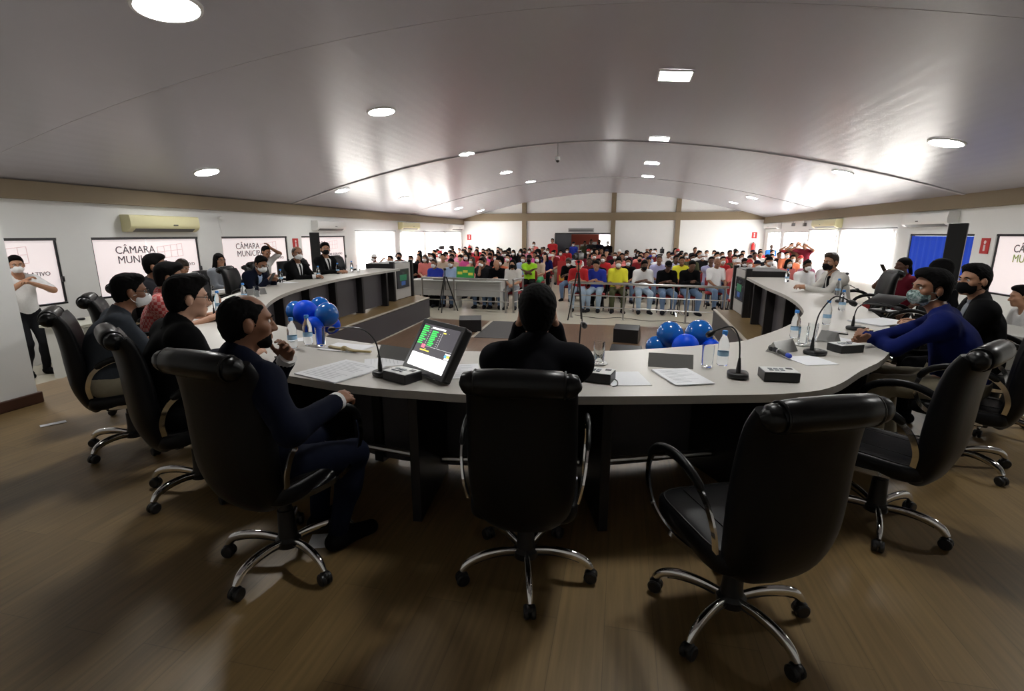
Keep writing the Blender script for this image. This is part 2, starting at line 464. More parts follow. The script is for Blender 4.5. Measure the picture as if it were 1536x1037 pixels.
for a, b in LCUR: window('L', a, b, .2, 1.58, 'sheer')
for a, b in RWIN: window('R', a, b, WZ0, 1.52, 'film')
window('R', *RBLUE, WZ0, 1.52, 'blue')
for a, b in RCUR: window('R', a, b, .2, 1.62, 'sheer')
for a, b in ROPEN: window('R', a, b, .2, 1.62, 'open')
# door leaf, grille over it
d = S(empty('door_1', (-3.6, YB + .1, ZM)))
DLEAF = mat('door_dark', (.035, .035, .045), .35)
MB().box((-.02 + .45 * math.cos(R(25)), .45 * math.sin(R(25)), 1.02), (.95, .04, 2.03), .004, rot=(0, 0, R(25))).build('leaf', DLEAF, d, smooth=False)
MB().box((1.5, -.02, 2.045), (3.04, .2, .05)).box((-.015, -.02, 1.0), (.05, .2, 2.04)).box((2.96, -.02, 1.0), (.05, .2, 2.04)).build('door_frame', mat('door_frame', (.02, .02, .02), .4), d, smooth=False)
MB().cyl((.83, .33, 1.0), (.83, .33, 1.25), .012, 8).build('door_handle', STEEL, d)
# ------------------------------------------------------------------ the long curved table
TOPM = mat('table_laminate', (0.56, 0.535, 0.49), 0.38, noise=0.06, nscale=14)
def wood_grain(m):
    n, l = nodes(m); ns = [q for q in n if q.type == 'TEX_NOISE'][0]
    mp = n.new('ShaderNodeMapping'); mp.inputs['Scale'].default_value = (1, 6, 6)
    tc = [q for q in n if q.type == 'TEX_COORD'][0]
    l.new(tc.outputs['Object'], mp.inputs['Vector']); l.new(mp.outputs['Vector'], ns.inputs['Vector'])
wood_grain(TOPM)
TEDGE = mat('table_edge', (0.44, 0.425, 0.39), 0.45, noise=0.1, nscale=30)
in_px = [(600, 403.5), (534, 413.7), (491.6, 422), (449, 433), (424, 441.6), (407, 451), (398.5, 460), (400, 472), (407, 484.8), (434, 491.5), (486.5, 505), (552.5, 515), (610, 523), (700, 527), (800, 528), (900, 527), (1000, 522), (1107.6, 512.6), (1133, 506), (1165, 495.6), (1190, 484), (1203, 473), (1205, 465), (1194.5, 453), (1175.5, 441.5), (1150, 431), (1120, 416)]
T_in = [at_z(x, y, TT) for x, y in in_px]
T_in = [(p.x, p.y) for p in T_in]
near_px = [(640, 588), (694.6, 592), (790, 594), (881, 595), (1000, 594), (1080, 593), (1143, 592), (1186, 590), (1228.5, 585.8), (1262, 575), (1292, 556), (1327, 537)]
T_out = [(-5.55, 10.45), (-5.55, 8.5), (-5.4, 7.3), (-5.15, 6.2), (-4.9, 5.5), (-4.6, 4.85), (-4.2, 4.15), (-3.75, 3.55), (-3.2, 3.02), (-2.6, 2.62), (-2.0, 2.36), (-1.5, 2.23), (-1.2, 2.185)] + [tuple(at_z(x, y, TT)[:2]) for x, y in near_px] + [(2.05, 4.2), (2.38, 5.2), (2.6, 6.2), (2.72, 7.2), (2.8, 8.5), (2.85, 9.7)]
def smooth2(pts, n=4): return [tuple(p[:2]) for p in bez([(x, y, 0) for x, y in pts], n)]
T_in_s = smooth2(T_in, 3); T_out_s = smooth2(T_out, 3)
table = empty('council_table', (0, 0, 0), 0, 'long U-shaped council table with pale grey top and dark panelled front', 'table')
t_ = MB(); t_.prism(T_in_s + T_out_s[::-1], TT - .042, TT)
tt = t_.build('tabletop', [TOPM, TEDGE], table, smooth=False)
for p in tt.data.polygons:
    if abs(p.normal.z) < .5: p.material_index = 1
def arc_walk(poly):
    P = [Vector((x, y, 0)) for x, y in poly]; L = [0]
    for a, b in zip(P[:-1], P[1:]): L.append(L[-1] + (b - a).length)
    def at(s):
        s = max(0, min(L[-1], s))
        for i in range(len(P) - 1):
            if s <= L[i + 1] + 1e-9:
                d = P[i + 1] - P[i]
                return P[i] + d * ((s - L[i]) / max(1e-9, L[i + 1] - L[i])), d.normalized()
        return P[-1], (P[-1] - P[-2]).normalized()
    return at, L[-1]
at_in, L_in = arc_walk(T_in_s)
# T_in runs left-far -> near -> right-far: the hall side is on the LEFT of the direction of travel
nseg = 16
fins = [0.55 + (L_in - 1.1) * i / nseg for i in range(nseg + 1)]
for i, s in enumerate(fins):
    p, t = at_in(s); n = Vector((-t.y, t.x, 0)); c = p - n * .13; a = math.atan2(t.y, t.x)
    MB().box((0, 0, (TT - .045) / 2 + .002), (.07, .17, TT - .049), .004).build('fin', BLACK, table, (c.x, c.y, 0), a, smooth=False)
for s0, s1 in zip(fins[:-1], fins[1:]):
    k = 8; poly = []
    for j in range(k + 1):
        p, t = at_in(s0 + .035 + (s1 - s0 - .07) * j / k); n = Vector((-t.y, t.x, 0)); q = p - n * .17
        poly.append((q.x, q.y))
    along(poly, -.02, .03, TT - .045, .02).build('front_panel', GREY, table, ang=30)
# radial supports and foot rails on the seats' side
at_out, L_out = arc_walk(T_out_s)
sup = []
i0 = min(range(400), key=lambda i: (at_out(L_out * i / 400)[0] - Vector((-.05, 2.36, 0))).length) * L_out / 400
i1 = min(range(400), key=lambda i: (at_out(L_out * i / 400)[0] - Vector((-1.02, 2.2, 0))).length) * L_out / 400
step = i0 - i1
s = i1 - step * 7
while s < L_out - .3:
    if s > .4: sup.append(s)
    s += step
ends = []
for s in sup:
    p, t = at_out(s); n = Vector((-t.y, t.x, 0)); a0 = p + n * .04
    best = min((at_in(L_in * i / 500)[0] for i in range(501)), key=lambda q: (q - p).length)
    nn = (best - p); dist = nn.length; nn.normalize(); b0 = p + nn * (dist - .2); a0 = p + nn * .05
    c = (a0 + b0) / 2; L = (b0 - a0).length
    MB().box((0, 0, (TT - .045) / 2 + .001), (L, .05, TT - .047), .003).build('support_panel', BLACK, table, (c.x, c.y, 0), math.atan2(nn.y, nn.x), smooth=False)
    ends.append((a0, b0))
for (a0, b0), (a1, b1) in zip(ends[:-1], ends[1:]):
    p = a0.lerp(b0, .72); q = a1.lerp(b1, .72); d = (q - p).normalized()
    MB().cyl((p.x + d.x * .03, p.y + d.y * .03, .16), (q.x - d.x * .03, q.y - d.y * .03, .16), .022, 10).build('foot_rail', STEEL, table)
# end stands with a small display on their inner face
def end_stand(x0, x1, y0, y1, s, label):
    r = empty('end_stand', ((x0 + x1) / 2, (y0 + y1) / 2, 0), 0, label, 'stand', 'end stands of the council table')
    w, l = x1 - x0, y1 - y0; h = .86
    MB().box((0, 0, h / 2), (w, l, h), .006).build('body', BLACK, r, smooth=False)
    MB().box((s * (w / 2 + .008), 0, h / 2), (.02, l * .82, h * .97), .003).build('face_panel', mat('face_grey', (.50, .49, .47), .45), r, smooth=False)
    for e in (-1, 1): MB().box((s * (w / 2 + .01), e * l * .47, h / 2 + .02), (.10, l * .07, h + .04), .004).build('edge_board', BLACK, r, smooth=False)
    f = MB().box((s * (w / 2 + .022), 0, h * .56), (.02, l * .62, h * .52), .004).build('display_frame', FRAME, r, smooth=False)
    sc = MB().box((s * (w / 2 + .033), 0, h * .56), (.004, l * .56, h * .48)); sc.build('display', mat('display_off', (.06, .06, .07), .15), f, smooth=False)
    e = MB(); e.mi(0).box((s * (w / 2 + .037), 0, h * .585), (.003, l * .34, h * .16), .0).mi(1).box((s * (w / 2 + .037), 0, h * .43), (.003, l * .2, h * .11)).mi(2).ell((s * (w / 2 + .037), 0, h * .71), (.003, l * .07, .03))
    e.build('emblem', [mat('emb_g', (.02, .16, .07), .5, emit=.08), mat('emb_b', (.04, .10, .30), .5, emit=.08), mat('emb_d', (.02, .02, .03), .5)], f, smooth=False)
end_stand(-5.75, -5.12, 10.5, 11.6, 1, 'dark end stand with framed display closing the left wing of the table')
end_stand(2.28, 2.95, 9.78, 10.9, -1, 'dark end stand with framed display closing the right wing of the table')

# ------------------------------------------------------------------ executive chairs
LEATHER = mat('black_leather', (0.0035, 0.0035, 0.0042), 0.40, spec=0.28, noise=.2, nscale=40, bump=.05)
LEATH2 = mat('roll_leather', (0.0042, 0.0045, 0.005), 0.32, spec=0.38, noise=.2, nscale=40, bump=.04)
PIPE = mat('piping', (0.004, 0.004, 0.004), 0.4)
def sup_ell(mb, c, d, e1=.5, e2=.5, n=28, k=16):
    f = lambda w, e: math.copysign(abs(w) ** e, w)
    vs, fs = [], []
    for j in range(1, k):
        v = -PI / 2 + PI * j / k
        for i in range(n):
            u = 2 * PI * i / n
            vs.append((c[0] + d[0] * f(math.cos(v), e1) * f(math.cos(u), e2), c[1] + d[1] * f(math.cos(v), e1) * f(math.sin(u), e2), c[2] + d[2] * f(math.sin(v), e1)))
    a = len(vs); vs.append((c[0], c[1], c[2] - d[2])); vs.append((c[0], c[1], c[2] + d[2]))
    for j in range(k - 2):
        for i in range(n): fs.append((j * n + i, j * n + (i + 1) % n, (j + 1) * n + (i + 1) % n, (j + 1) * n + i))
    for i in range(n): fs.append((a, (i + 1) % n, i)); fs.append((a + 1, (k - 2) * n + i, (k - 2) * n + (i + 1) % n))
    return mb.add(vs, fs)
def back_mesh():
    mb = MB()
    cl = bez([(0, -.175, .335), (0, -.205, .40), (0, -.235, .52), (0, -.245, .66), (0, -.255, .80), (0, -.275, .92), (0, -.305, .985)], 5)
    hw = bez([(.150, 0, 0), (.190, 0, 0), (.210, 0, 0), (.216, 0, 0), (.214, 0, 0), (.211, 0, 0), (.206, 0, 0)], 5)
    th = bez([(.030, 0, 0), (.046, 0, 0), (.055, 0, 0), (.056, 0, 0), (.052, 0, 0), (.045, 0, 0), (.040, 0, 0)], 5)
    n = 36; k = len(cl); f = lambda w, e: math.copysign(abs(w) ** e, w)
    for i, p in enumerate(cl):
        t = (cl[min(i + 1, k - 1)] - cl[max(i - 1, 0)]).normalized(); nr = Vector((0, t.z, -t.y))   # forward normal
        for q in range(n):
            u = 2 * PI * q / n; x = hw[i].x * f(math.cos(u), .42); y = th[i].x * f(math.sin(u), .75)
            if y > 0: y *= 1.15 - .45 * (1 - (x / hw[i].x) ** 2) * .8
            cv = .03 * (abs(x) / hw[i].x) ** 2.2            # sides wrap forward
            mb.v.append(tuple(p + Vector((x, 0, 0)) + nr * (y + cv)))
    for i in range(k - 1):
        for q in range(n): mb.f.append((i * n + q, i * n + (q + 1) % n, (i + 1) * n + (q + 1) % n, (i + 1) * n + q)); mb.m.append(0)
    mb.f += [tuple(range(n))[::-1], tuple((k - 1) * n + q for q in range(n))]; mb.m += [0, 0]
    return mb
def exec_chair(label, loc, rz, base=0.0, group=None):
    r = empty('executive_chair', (loc[0], loc[1], loc[2] if len(loc) > 2 else 0), rz, label, 'chair', group)
    back_mesh().build('backrest', LEATHER, r, ang=60)
    hd = MB()
    L = .208
    q_ = L - .05
    pts = [(-L, -.305, .985)] + [(x, -.316, .992) for x in (-L + .012, -L + .03, -q_)] + [(x, -.322, .997) for x in (-q_ + .008, -.08, 0, .08, q_ - .008)] + [(x, -.316, .992) for x in (q_, L - .03, L - .012)] + [(L, -.305, .985)]
    rad = [.020, .040, .044, .042, .048, .051, .052, .051, .048, .042, .044, .040, .020]
    sect = [(math.cos(a) * (1.0), math.sin(a) * (1.05)) for a in [2 * PI * i / 16 for i in range(16)]]
    h = hd.tube(pts, rad, prof=sect, up=(0, 0, 1)).build('headrest_roll', LEATH2, r, ang=60)
    for e in (-1, 1): MB().tube([(e * (L - .046), -.319 + .0455 * math.cos(a), .995 + .048 * math.sin(a)) for a in [2 * PI * i / 18 for i in range(18)]], .0045, 6, closed=True).build('seam', PIPE, h)
    st = MB(); sup_ell(st, (0, .03, .408), (.230, .250, .056), .45, .35)
    seat = st.build('seat', LEATHER, r, ang=60)
    pp = MB(); f = lambda w, e: math.copysign(abs(w) ** e, w)
    pp.tube([(.212 * f(math.cos(u), .35), .03 + .232 * f(math.sin(u), .35), .450) for u in [2 * PI * i / 40 for i in range(40)]], .0045, 5, closed=True)
    for e in (-1, 1): pp.tube([(e * .11, -.18 + .04 * j, .4645) for j in range(11)], .003, 5)
    pp.build('piping', PIPE, seat)
    for e in (-1, 1):
        # closed chrome loop with a padded top
        lp = bez([(e * .215, -.10, .375), (e * .242, .06, .372), (e * .256, .19, .42), (e * .264, .245, .53), (e * .266, .225, .635), (e * .266, .15, .692), (e * .266, .04, .712), (e * .264, -.07, .69), (e * .256, -.15, .63), (e * .242, -.185, .54), (e * .225, -.18, .46)], 6)
        a = MB(); a.tube(lp, 1.0, prof=[(x * .0125, y * .0045) for x, y in ((-1, -1), (1, -1), (1, 1), (-1, 1))], up=(1, 0, 0)); arm = a.build('armrest', CHROME, r, ang=50)
        pd = [p + Vector((0, 0, .010)) for p in lp[22:47]]
        MB().tube(pd, [.010] + [.018] * (len(pd) - 2) + [.010], prof=[(x * 1.15, y * .62) for x, y in [(math.cos(2 * PI * i / 12), math.sin(2 * PI * i / 12)) for i in range(12)]], up=(1, 0, 0)).build('arm_pad', LEATH2, arm, ang=60)
    MB().box((0, .0, .34), (.20, .26, .05), .015).build('tilt_mechanism', PLASTIC, r)
    MB().lathe([(.0, .085), (.045, .085), (.045, .12), (.040, .16), (.036, .26), (.030, .262), (.028, .33), (0, .33)], n=20).build('gas_column', PLASTIC, r)
    MB().lathe([(0, .075), (.055, .078), (.058, .11), (.045, .125), (0, .127)], n=20).build('hub', PLASTIC, r)
    if not hasattr(exec_chair, 'leg'):
        lg = MB()
        path = bez([(.03, 0, .105), (.12, 0, .122), (.21, 0, .120), (.27, 0, .100), (.30, 0, .066)], 5)
        w = [.017 + .006 * math.sin(PI * i / (len(path) - 1)) for i in range(len(path))]
        lg.mi(0).tube(path, w, prof=[(math.cos(2 * PI * i / 10), .7 * math.sin(2 * PI * i / 10)) for i in range(10)], up=(0, 1, 0))
        exec_chair.leg = lg.mesh('leg', [CHROME], ang=50)
        ul = MB(); up = [p + Vector((0, 0, -.013)) for p in path[2:14]]
        ul.tube(up, .012, 8); exec_chair.under = ul.mesh('underside', [PLASTIC])
        cs = MB()
        for e in (-1, 1): cs.lathe([(0, -.011), (.024, -.011), (.029, -.006), (.029, .006), (.024, .011), (0, .011)], n=18, mtx=Matrix.Translation((.30, e * .014, .0295)) @ Matrix.Rotation(PI / 2, 4, 'X'))
        cs.ell((.30, 0, .045), (.026, .022, .018), 12, 8); cs.cyl((.30, 0, .04), (.30, 0, .07), .008, 8)
        exec_chair.caster = cs.mesh('caster', [PLASTIC])
    for k in range(5):
        l = obj('leg', exec_chair.leg, r, rz=base - rz + 2 * PI * k / 5)
        obj('underside', exec_chair.under, l); obj('caster', exec_chair.caster, l)
    return r
def chair_dup(src, label, loc, rz, base):
    c = dup(src, (loc[0], loc[1], loc[2] if len(loc) > 2 else 0), rz); c['label'] = label
    k = 0
    for ch in kids(c):
        if ch.name.startswith('leg'): ch.rotation_euler = (0, 0, base - rz + 2 * PI * k / 5); k += 1
    return c
def hd(deg): return -R(deg)          # heading, clockwise from the hall's far end
CH = {}
GC = 'executive chairs round the council table'
CH['D'] = exec_chair('black leather executive chair seen squarely from behind, under the central man in dark suit', (-.37, 1.98), hd(-6), R(-76), GC)
def X(k, label, loc, h, base): CH[k] = chair_dup(CH['D'], label, loc, hd(h), R(base))
X('E', 'empty black executive chair turned left, close to the viewer on the right', (.49, 1.86), -24, -56 - 0)
X('C', 'black executive chair holding the balding man in navy suit', (-1.49, 1.82), 9, 262)
for ch in kids(CH['C']):
    if not ch.name.startswith(('leg', 'hub', 'gas')): ch.location.z += .045
X('B', 'black executive chair behind the man in glasses', (-2.44, 2.30), 34, 262)
X('A', 'black executive chair under the man in grey shirt, nearest the white wall stub', (-3.42, 2.72), 42, 268)
X('F', 'empty black executive chair on the right, its seat showing beside the khaki trousers', (1.39, 2.76), -47, 250)
X('G', 'black executive chair under the man in blue sweater', (2.25, 3.66), -58, 290)
X('H', 'black executive chair under the man in black jacket on the right', (2.92, 4.45), -66, 300)
X('K', 'empty black executive chair facing us between red check shirt and phone reader', (-4.98, 5.35), 70, 200)
X('L', 'empty black executive chair at the far end of the left wing', (-6.02, 10.2), 92, 210)
X('M', 'dark executive chair behind the man in white shirt and black tie', (3.32, 7.75), -88, 220)
X('N', 'charcoal executive chair standing beyond the man in blue sweater', (3.10, 6.25), -84, 250)
X('P', 'dark executive chair behind the woman in red check shirt', (-3.98, 3.38), 46, 220)
X('Q', 'dark executive chair behind the man reading a phone', (-5.52, 6.50), 76, 200)
X('S', 'dark executive chair behind the man in white mask on the left wing', (-5.98, 7.65), 86, 200)
X('T', 'dark executive chair behind the man in black mask on the left wing', (-6.06, 8.95), 88, 200)
X('U', 'dark executive chair behind the man whose hair shows past the red check shirt', (-4.72, 4.22), 54, 200)

# ------------------------------------------------------------------ table items
BTLP = mat('clear_plastic', (0.92, 0.96, 1.0), 0.03, trans=1.0, ior=1.2)
GLASS = mat('clear_glass', (0.96, 0.98, 0.98), 0.02, trans=1.0, ior=1.3)
CAPB = mat('blue_cap', (0.06, 0.28, 0.75), 0.4)
LABB = mat('bottle_label', (0.36, 0.58, 0.80), 0.5)
def bottle(loc, label, h=.21):
    r = empty('water_bottle', loc, random.random() * 6, label, 'bottle', 'plastic water bottles on the table')
    if not hasattr(bottle, 'me'):
        s = 1.0
        bottle.me = MB().lathe([(0, .002), (.026, 0), (.031, .008), (.031, .05), (.029, .06), (.031, .07), (.031, .125), (.026, .15), (.014, .175), (.0125, .195), (0, .195)], n=24).mesh('body', [BTLP], ang=50)
        bottle.cap = MB().lathe([(0, .188), (.0155, .188), (.0155, .207), (.013, .21), (0, .21)], n=18).mesh('cap', [CAPB])
        bottle.lab = MB().lathe([(.0316, .060), (.0316, .085)], n=24, caps=False).mesh('paper_label', [LABB])
    obj('body', bottle.me, r); obj('cap', bottle.cap, r); obj('paper_label', bottle.lab, r)
    return r
def tumbler(loc, label, saucer=False):
    r = empty('drinking_glass', loc, 0, label, 'glass', 'drinking glasses on the table')
    if not hasattr(tumbler, 'me'):
        tumbler.me = MB().lathe([(0, .004), (.027, .004), (.031, .01), (.034, .135), (.032, .135), (.0285, .016), (0, .014)], n=24).mesh('tumbler', [GLASS], ang=40)
        tumbler.sa = MB().lathe([(0, .0), (.04, .0), (.055, .005), (.055, .007), (.04, .003), (0, .003)], n=24).mesh('coaster', [WHITEP])
    obj('tumbler', tumbler.me, r)
    if saucer: obj('coaster', tumbler.sa, r)
    return r
def mic(base, head, label, rz=0.0, bend=.35):
    base = Vector(base); head = Vector(head)
    r = empty('gooseneck_microphone', base, rz, label, 'microphone', 'gooseneck microphones on the table')
    b = MB(); sup_ell(b, (0, 0, .016), (.055, .065, .018), .5, .6, 24, 10); bs = b.build('base', PLASTIC, r, ang=60)
    MB().box((0, -.035, .0335), (.02, .012, .004), .001).build('button', mat('btn_grey', (.3, .3, .3), .4), bs)
    iv = Matrix.Rotation(-rz, 4, 'Z'); L = iv @ (head - base)
    st = Vector((0, .03, .03)); 
    MB().lathe([(.013, 0), (.012, .03), (.006, .085), (0, .086)], c=st, n=12).build('stem', PLASTIC, r)
    p1 = st + Vector((0, 0, .08)); flat = Vector((L.x, L.y, 0)); up = max(.05, L.z - p1.z)
    d = L - p1
    pts = bez([p1, p1 + Vector((d.x * .08, d.y * .08, d.z * .5 + .03)), p1 + Vector((d.x * bend, d.y * bend, d.z * .95 + .03)), p1 + Vector((d.x * .75, d.y * .75, d.z * 1.02 + .015)), L], 8)
    MB().tube(pts, .0042, 8).build('gooseneck', PLASTIC, r)
    q = (pts[-1] - pts[-3]).normalized().to_track_quat('Z', 'Y').to_matrix().to_4x4()
    MB().lathe([(0, -.012), (.009, -.012), (.016, .005), (.017, .02), (.012, .036), (0, .04)], n=14, mtx=Matrix.Translation(L) @ q).build('foam_head', BLACK, r)
    return r
def votebox(loc, rz, label):
    r = empty('voting_box', loc, rz, label, 'box', 'black voting boxes on the table')
    MB().box((0, 0, .026), (.175, .12, .05), .004).build('body', PLASTIC, r, smooth=False)
    MB().box((0, 0, .052), (.168, .113, .003)).build('top_plate', mat('plate_white', (.72, .73, .72), .4), r, smooth=False)
    MB().box((.055, .025, .0545), (.03, .025, .003)).build('screen', FRAME, r, smooth=False)
    b = MB()
    for i in range(3):
        for j in range(2): b.box((-.045 + .028 * i, -.02 + .028 * j, .056), (.02, .014, .005), .001)
    b.build('buttons', mat('btn_pale', (.35, .37, .4), .4), r, smooth=False)
    return r
def sheet(loc, w, l, rz, label, n=1, lines=True, name='paper_sheet', tilt=None):
    r = empty(name, loc, rz, label, 'paper', 'papers on the table') if n else None
    mb = MB()
    for i in range(n): mb.box((random.uniform(-.006, .006) * (i > 0), random.uniform(-.006, .006) * (i > 0), .001 + .0022 * i), (w, l, .0018), 0, rot=(0, 0, random.uniform(-.03, .03) * (i > 0)))
    mb.build('sheet', PAPER, r, smooth=False)
    if lines:
        b = MB(); z = .0022 * n + .0006
        for i in range(int(l / .022) - 2):
            ww = w * random.choice([.7, .75, .6, .4]); b.box((-w * .4 + ww / 2, l / 2 - .04 - .022 * i, z), (ww, .0035, .0004))
        b.build('print', mat('print_grey', (.62, .63, .66), .8), r, smooth=False)
    return r
def nameplate(loc, rz, label, w=.25):
    r = empty('nameplate', loc, rz, label, 'nameplate', 'metal nameplates on the table')
    mb = MB()
    vs = [(-w / 2, -.05, 0), (w / 2, -.05, 0), (w / 2, .045, 0), (-w / 2, .045, 0), (-w / 2, -.004, .075), (w / 2, -.004, .075)]
    mb.add(vs, [(0, 1, 5, 4), (3, 4, 5, 2), (0, 4, 3), (1, 2, 5), (0, 3, 2, 1)])
    mb.build('plate', mat('plate_metal', (.30, .30, .29), .35, metal=.7), r, smooth=False); return r
def tz(x, y, z=TT): return at_z(x, y, z + .001)
M_l = 'black gooseneck microphone '
mic(tz(578, 563), at_y(500, 494, 2.50), M_l + 'left of the tilted monitor, bent over to the left', R(150))
mic(tz(1106, 566), at_y(1069, 499, 2.68), M_l + 'in front of the empty chair, head bent to the left', R(170))
mic(tz(1222, 532), at_y(1276, 453, 3.35), M_l + 'beside the handheld microphone, head bent to the right', R(120), .45)
mic(tz(868, 563), at_y(876, 487, 2.75), M_l + 'rising from the right shoulder of the central man', R(180), .3)
mic(tz(1283, 495), at_y(1344, 462, 4.25), M_l + 'behind the clasped hands of the man in blue sweater', R(110), .4)
mic(tz(1238, 438), at_y(1270, 410, 7.0), M_l + 'in front of the white-shirted man with the black tie', R(110), .4)
mic(tz(1263, 454), at_y(1285, 434, 5.9), M_l + 'further along the right wing, beside the tablet stand', R(110), .4)
mic(tz(325, 480), at_y(318, 430, 4.15), M_l + 'in front of the man in glasses', R(200), .3)
mic(tz(447, 418), at_y(462, 397, 7.6), M_l + 'by the white-masked man on the left wing', R(-90), .3)
votebox(tz(604, 570), R(-24), 'black voting box with white top, left of the tilted monitor')
votebox(tz(895, 570), R(-12), 'black voting box with white top, right of the central man')
votebox(tz(1167, 569), R(2), 'black voting box with white top, by the handheld microphone')
votebox(tz(1267, 527), R(24), 'black voting box with white top, by the gold watch')
sheet(tz(512, 557), .34, .36, R(-20), 'large white document beside the balding man, under the microphone neck', 3)
sheet(tz(585, 543), .21, .30, R(-62), 'white sheet between the big document and the tilted monitor', 1)
sheet(tz(520, 522), .30, .22, R(-8), 'white sheet under the tied gold ribbon', 2, False)
sheet(tz(692, 557), .21, .30, R(20), 'white sheet right of the tilted monitor', 1)
sheet(tz(938, 568), .21, .26, R(14), 'white sheet right of the central man, by the voting box', 1, False)
sheet(tz(1022, 566), .21, .30, R(22), 'white document lying against the nameplate in front of the empty chair', 4)
sheet(tz(1215, 541), .21, .22, R(20), 'white sheet under the blue-tipped handheld microphone', 1, False)
sheet(tz(1322, 484), .30, .42, R(-60), 'white notebook in front of the black-jacketed man', 5, False)
sheet(tz(1255, 510), .15, .21, R(-50), 'white sheet under the clasped hands', 1, False)
sheet(tz(868, 548), .12, .10, R(0), 'small white card under the upturned glass', 1, False)
sheet(tz(430, 424), .21, .30, R(80), 'white sheet in front of the phone reader', 1, False)
sheet(tz(467, 411), .21, .30, R(80), 'white sheet in front of the white-masked man', 1, False)
sheet(tz(445, 510), .1, .14, R(30), 'small white slip beside the two bottles near the balloons', 1, False)
nameplate(tz(596, 537), R(-16), 'grey metal nameplate behind the tilted monitor')
nameplate(tz(1005, 549), R(-2), 'grey metal nameplate above the white document, centre right')
nameplate(tz(1172, 527), R(40), 'grey metal nameplate behind the handheld microphone', .2)
nameplate(tz(1243, 512), R(-50), 'small dark nameplate beside the clasped hands', .12)
nameplate(tz(383, 442), R(60), 'grey nameplate on the bend of the left wing')
nameplate(tz(504, 408), R(85), 'grey nameplate before the black-masked man')
for p, l in [((440, 522), 'clear water bottle nearest the balding man'), ((463, 517), 'clear water bottle with a blue label held up before the blue balloons'), ((1083, 548), 'clear bottle with blue cap right of the big white document'), ((1191, 507), 'clear bottle with blue cap at the bend of the right wing'), ((1239, 487), 'clear bottle with blue cap behind the tall glasses'), ((1180, 423), 'clear bottle at the far end of the right wing'), ((367, 452), 'clear bottle on the bend of the left wing'), ((329, 468), 'clear bottle with blue cap before the man in glasses'), ((422, 424), 'clear bottle in front of the phone reader'), ((478, 417), 'clear bottle before the white-masked man'), ((507, 411), 'clear bottle before the black-masked man'), ((528, 407), 'clear bottle nearest the far empty chair on the left'), ((1256, 443), 'clear bottle beside the white-shirted man'), ((1262, 466), 'clear bottle behind the tablet stand')]:
    bottle(tz(*p), l)
for p, l, s in [((482, 520), 'drinking glass beside the two bottles near the balloons', False), ((898, 546), 'upturned drinking glass on a white card behind the voting box', True), ((1060, 552), 'drinking glass left of the blue-capped bottle', False), ((1203, 518), 'tall drinking glass nearer the sheet with the microphone', True), ((1217, 513), 'tall drinking glass further back beside another glass', False), ((537, 407), 'drinking glass by the far empty chair on the left', False), ((386, 446), 'drinking glass behind the nameplate on the left wing', False)]:
    tumbler(tz(*p), l, s)
# handheld microphone lying on the table
p = tz(1168, 533); q = Vector(tz(1196, 546)); p = Vector(p); dr = (Vector(tz(1196, 547)) - Vector(tz(1140, 521))); 
r = empty('handheld_microphone', (p.x, p.y, TT + .026), math.atan2(dr.y, dr.x), 'black handheld wireless microphone with a blue tip lying on the table', 'microphone')
Mx = Matrix.Rotation(PI / 2, 4, 'Y')
MB().lathe([(.017, -.055), (.014, -.01), (.013, .10), (0, .10)], n=18, mtx=Mx).build('handle', PLASTIC, r)
MB().ell((-.085, 0, 0), (.032, .025, .025), 18, 12).build('grille', mat('grille', (.03, .03, .032), .5, metal=.4), r)
MB().lathe([(.0175, -.006), (.0175, .006)], n=18, mtx=Mx).build('collar', STEEL, r)
MB().lathe([(.0145, .10), (.0145, .125), (.010, .135), (0, .136)], n=18, mtx=Mx).build('tip', mat('tip_blue', (.02, .06, .5), .4), r)
# monitor
r = empty('monitor', (-.975, 2.452, .916), 0, 'tilted black monitor showing a voting panel, left of the central man', 'monitor')
r.rotation_euler = (0, 0, 0)
yaw, tilt = 3.768, .553
n0 = Vector((math.sin(yaw), math.cos(yaw), 0)); rg = (-n0).cross(Vector((0, 0, 1))); upv = Vector((0, 0, 1)) * math.cos(tilt) - n0 * math.sin(tilt); nf = rg.cross(upv)
r.rotation_euler = Matrix((rg, upv, nf)).transposed().to_euler()
MB().box((0, 0, -.028), (.40, .305, .055), .012).build('housing', PLASTIC, r, smooth=False)
bz = MB()
for c, d in [((0, .140, .001), (.40, .026, .006)), ((0, -.138, .001), (.40, .030, .006)), ((-.187, 0, .001), (.026, .26, .006)), ((.187, 0, .001), (.026, .26, .006))]: bz.box(c, d, .002)
bz.build('bezel', mat('bezel', (.03, .03, .033), .3), r, smooth=False)
scr = MB().box((0, .001, -.0005), (.35, .254, .002)).build('screen', mat('screen_dark', (.075, .07, .08), .2, emit=0.45), r, smooth=False)
def scr_part(name, rects, m): 
    b = MB()
    for x0, y0, x1, y1 in rects: b.box(((x0 + x1) / 2 - .175, .128 - (y0 + y1) / 2, .0012), (abs(x1 - x0), abs(y1 - y0), .0006))
    b.build(name, m, scr, smooth=False)
scr_part('white_area', [(.0, .172, .348, .253), (.09, .012, .22, .022), (.30, .135, .345, .143), (.305, .158, .345, .169)], mat('scr_white', (1, 1, 1), .3, emit=0.47))
g1, g2 = [], []
for i in range(9):
    w = random.uniform(.04, .065); g1.append((.008, .012 + i * .0125, .008 + w, .020 + i * .0125))
    if i < 8: w = random.uniform(.035, .06); g2.append((.105, .032 + i * .0115, .105 + w, .040 + i * .0115))
for g_ in (g1, g2): scr_part('green_names', g_, mat('scr_green', (.05, .75, .12), .3, emit=0.45))
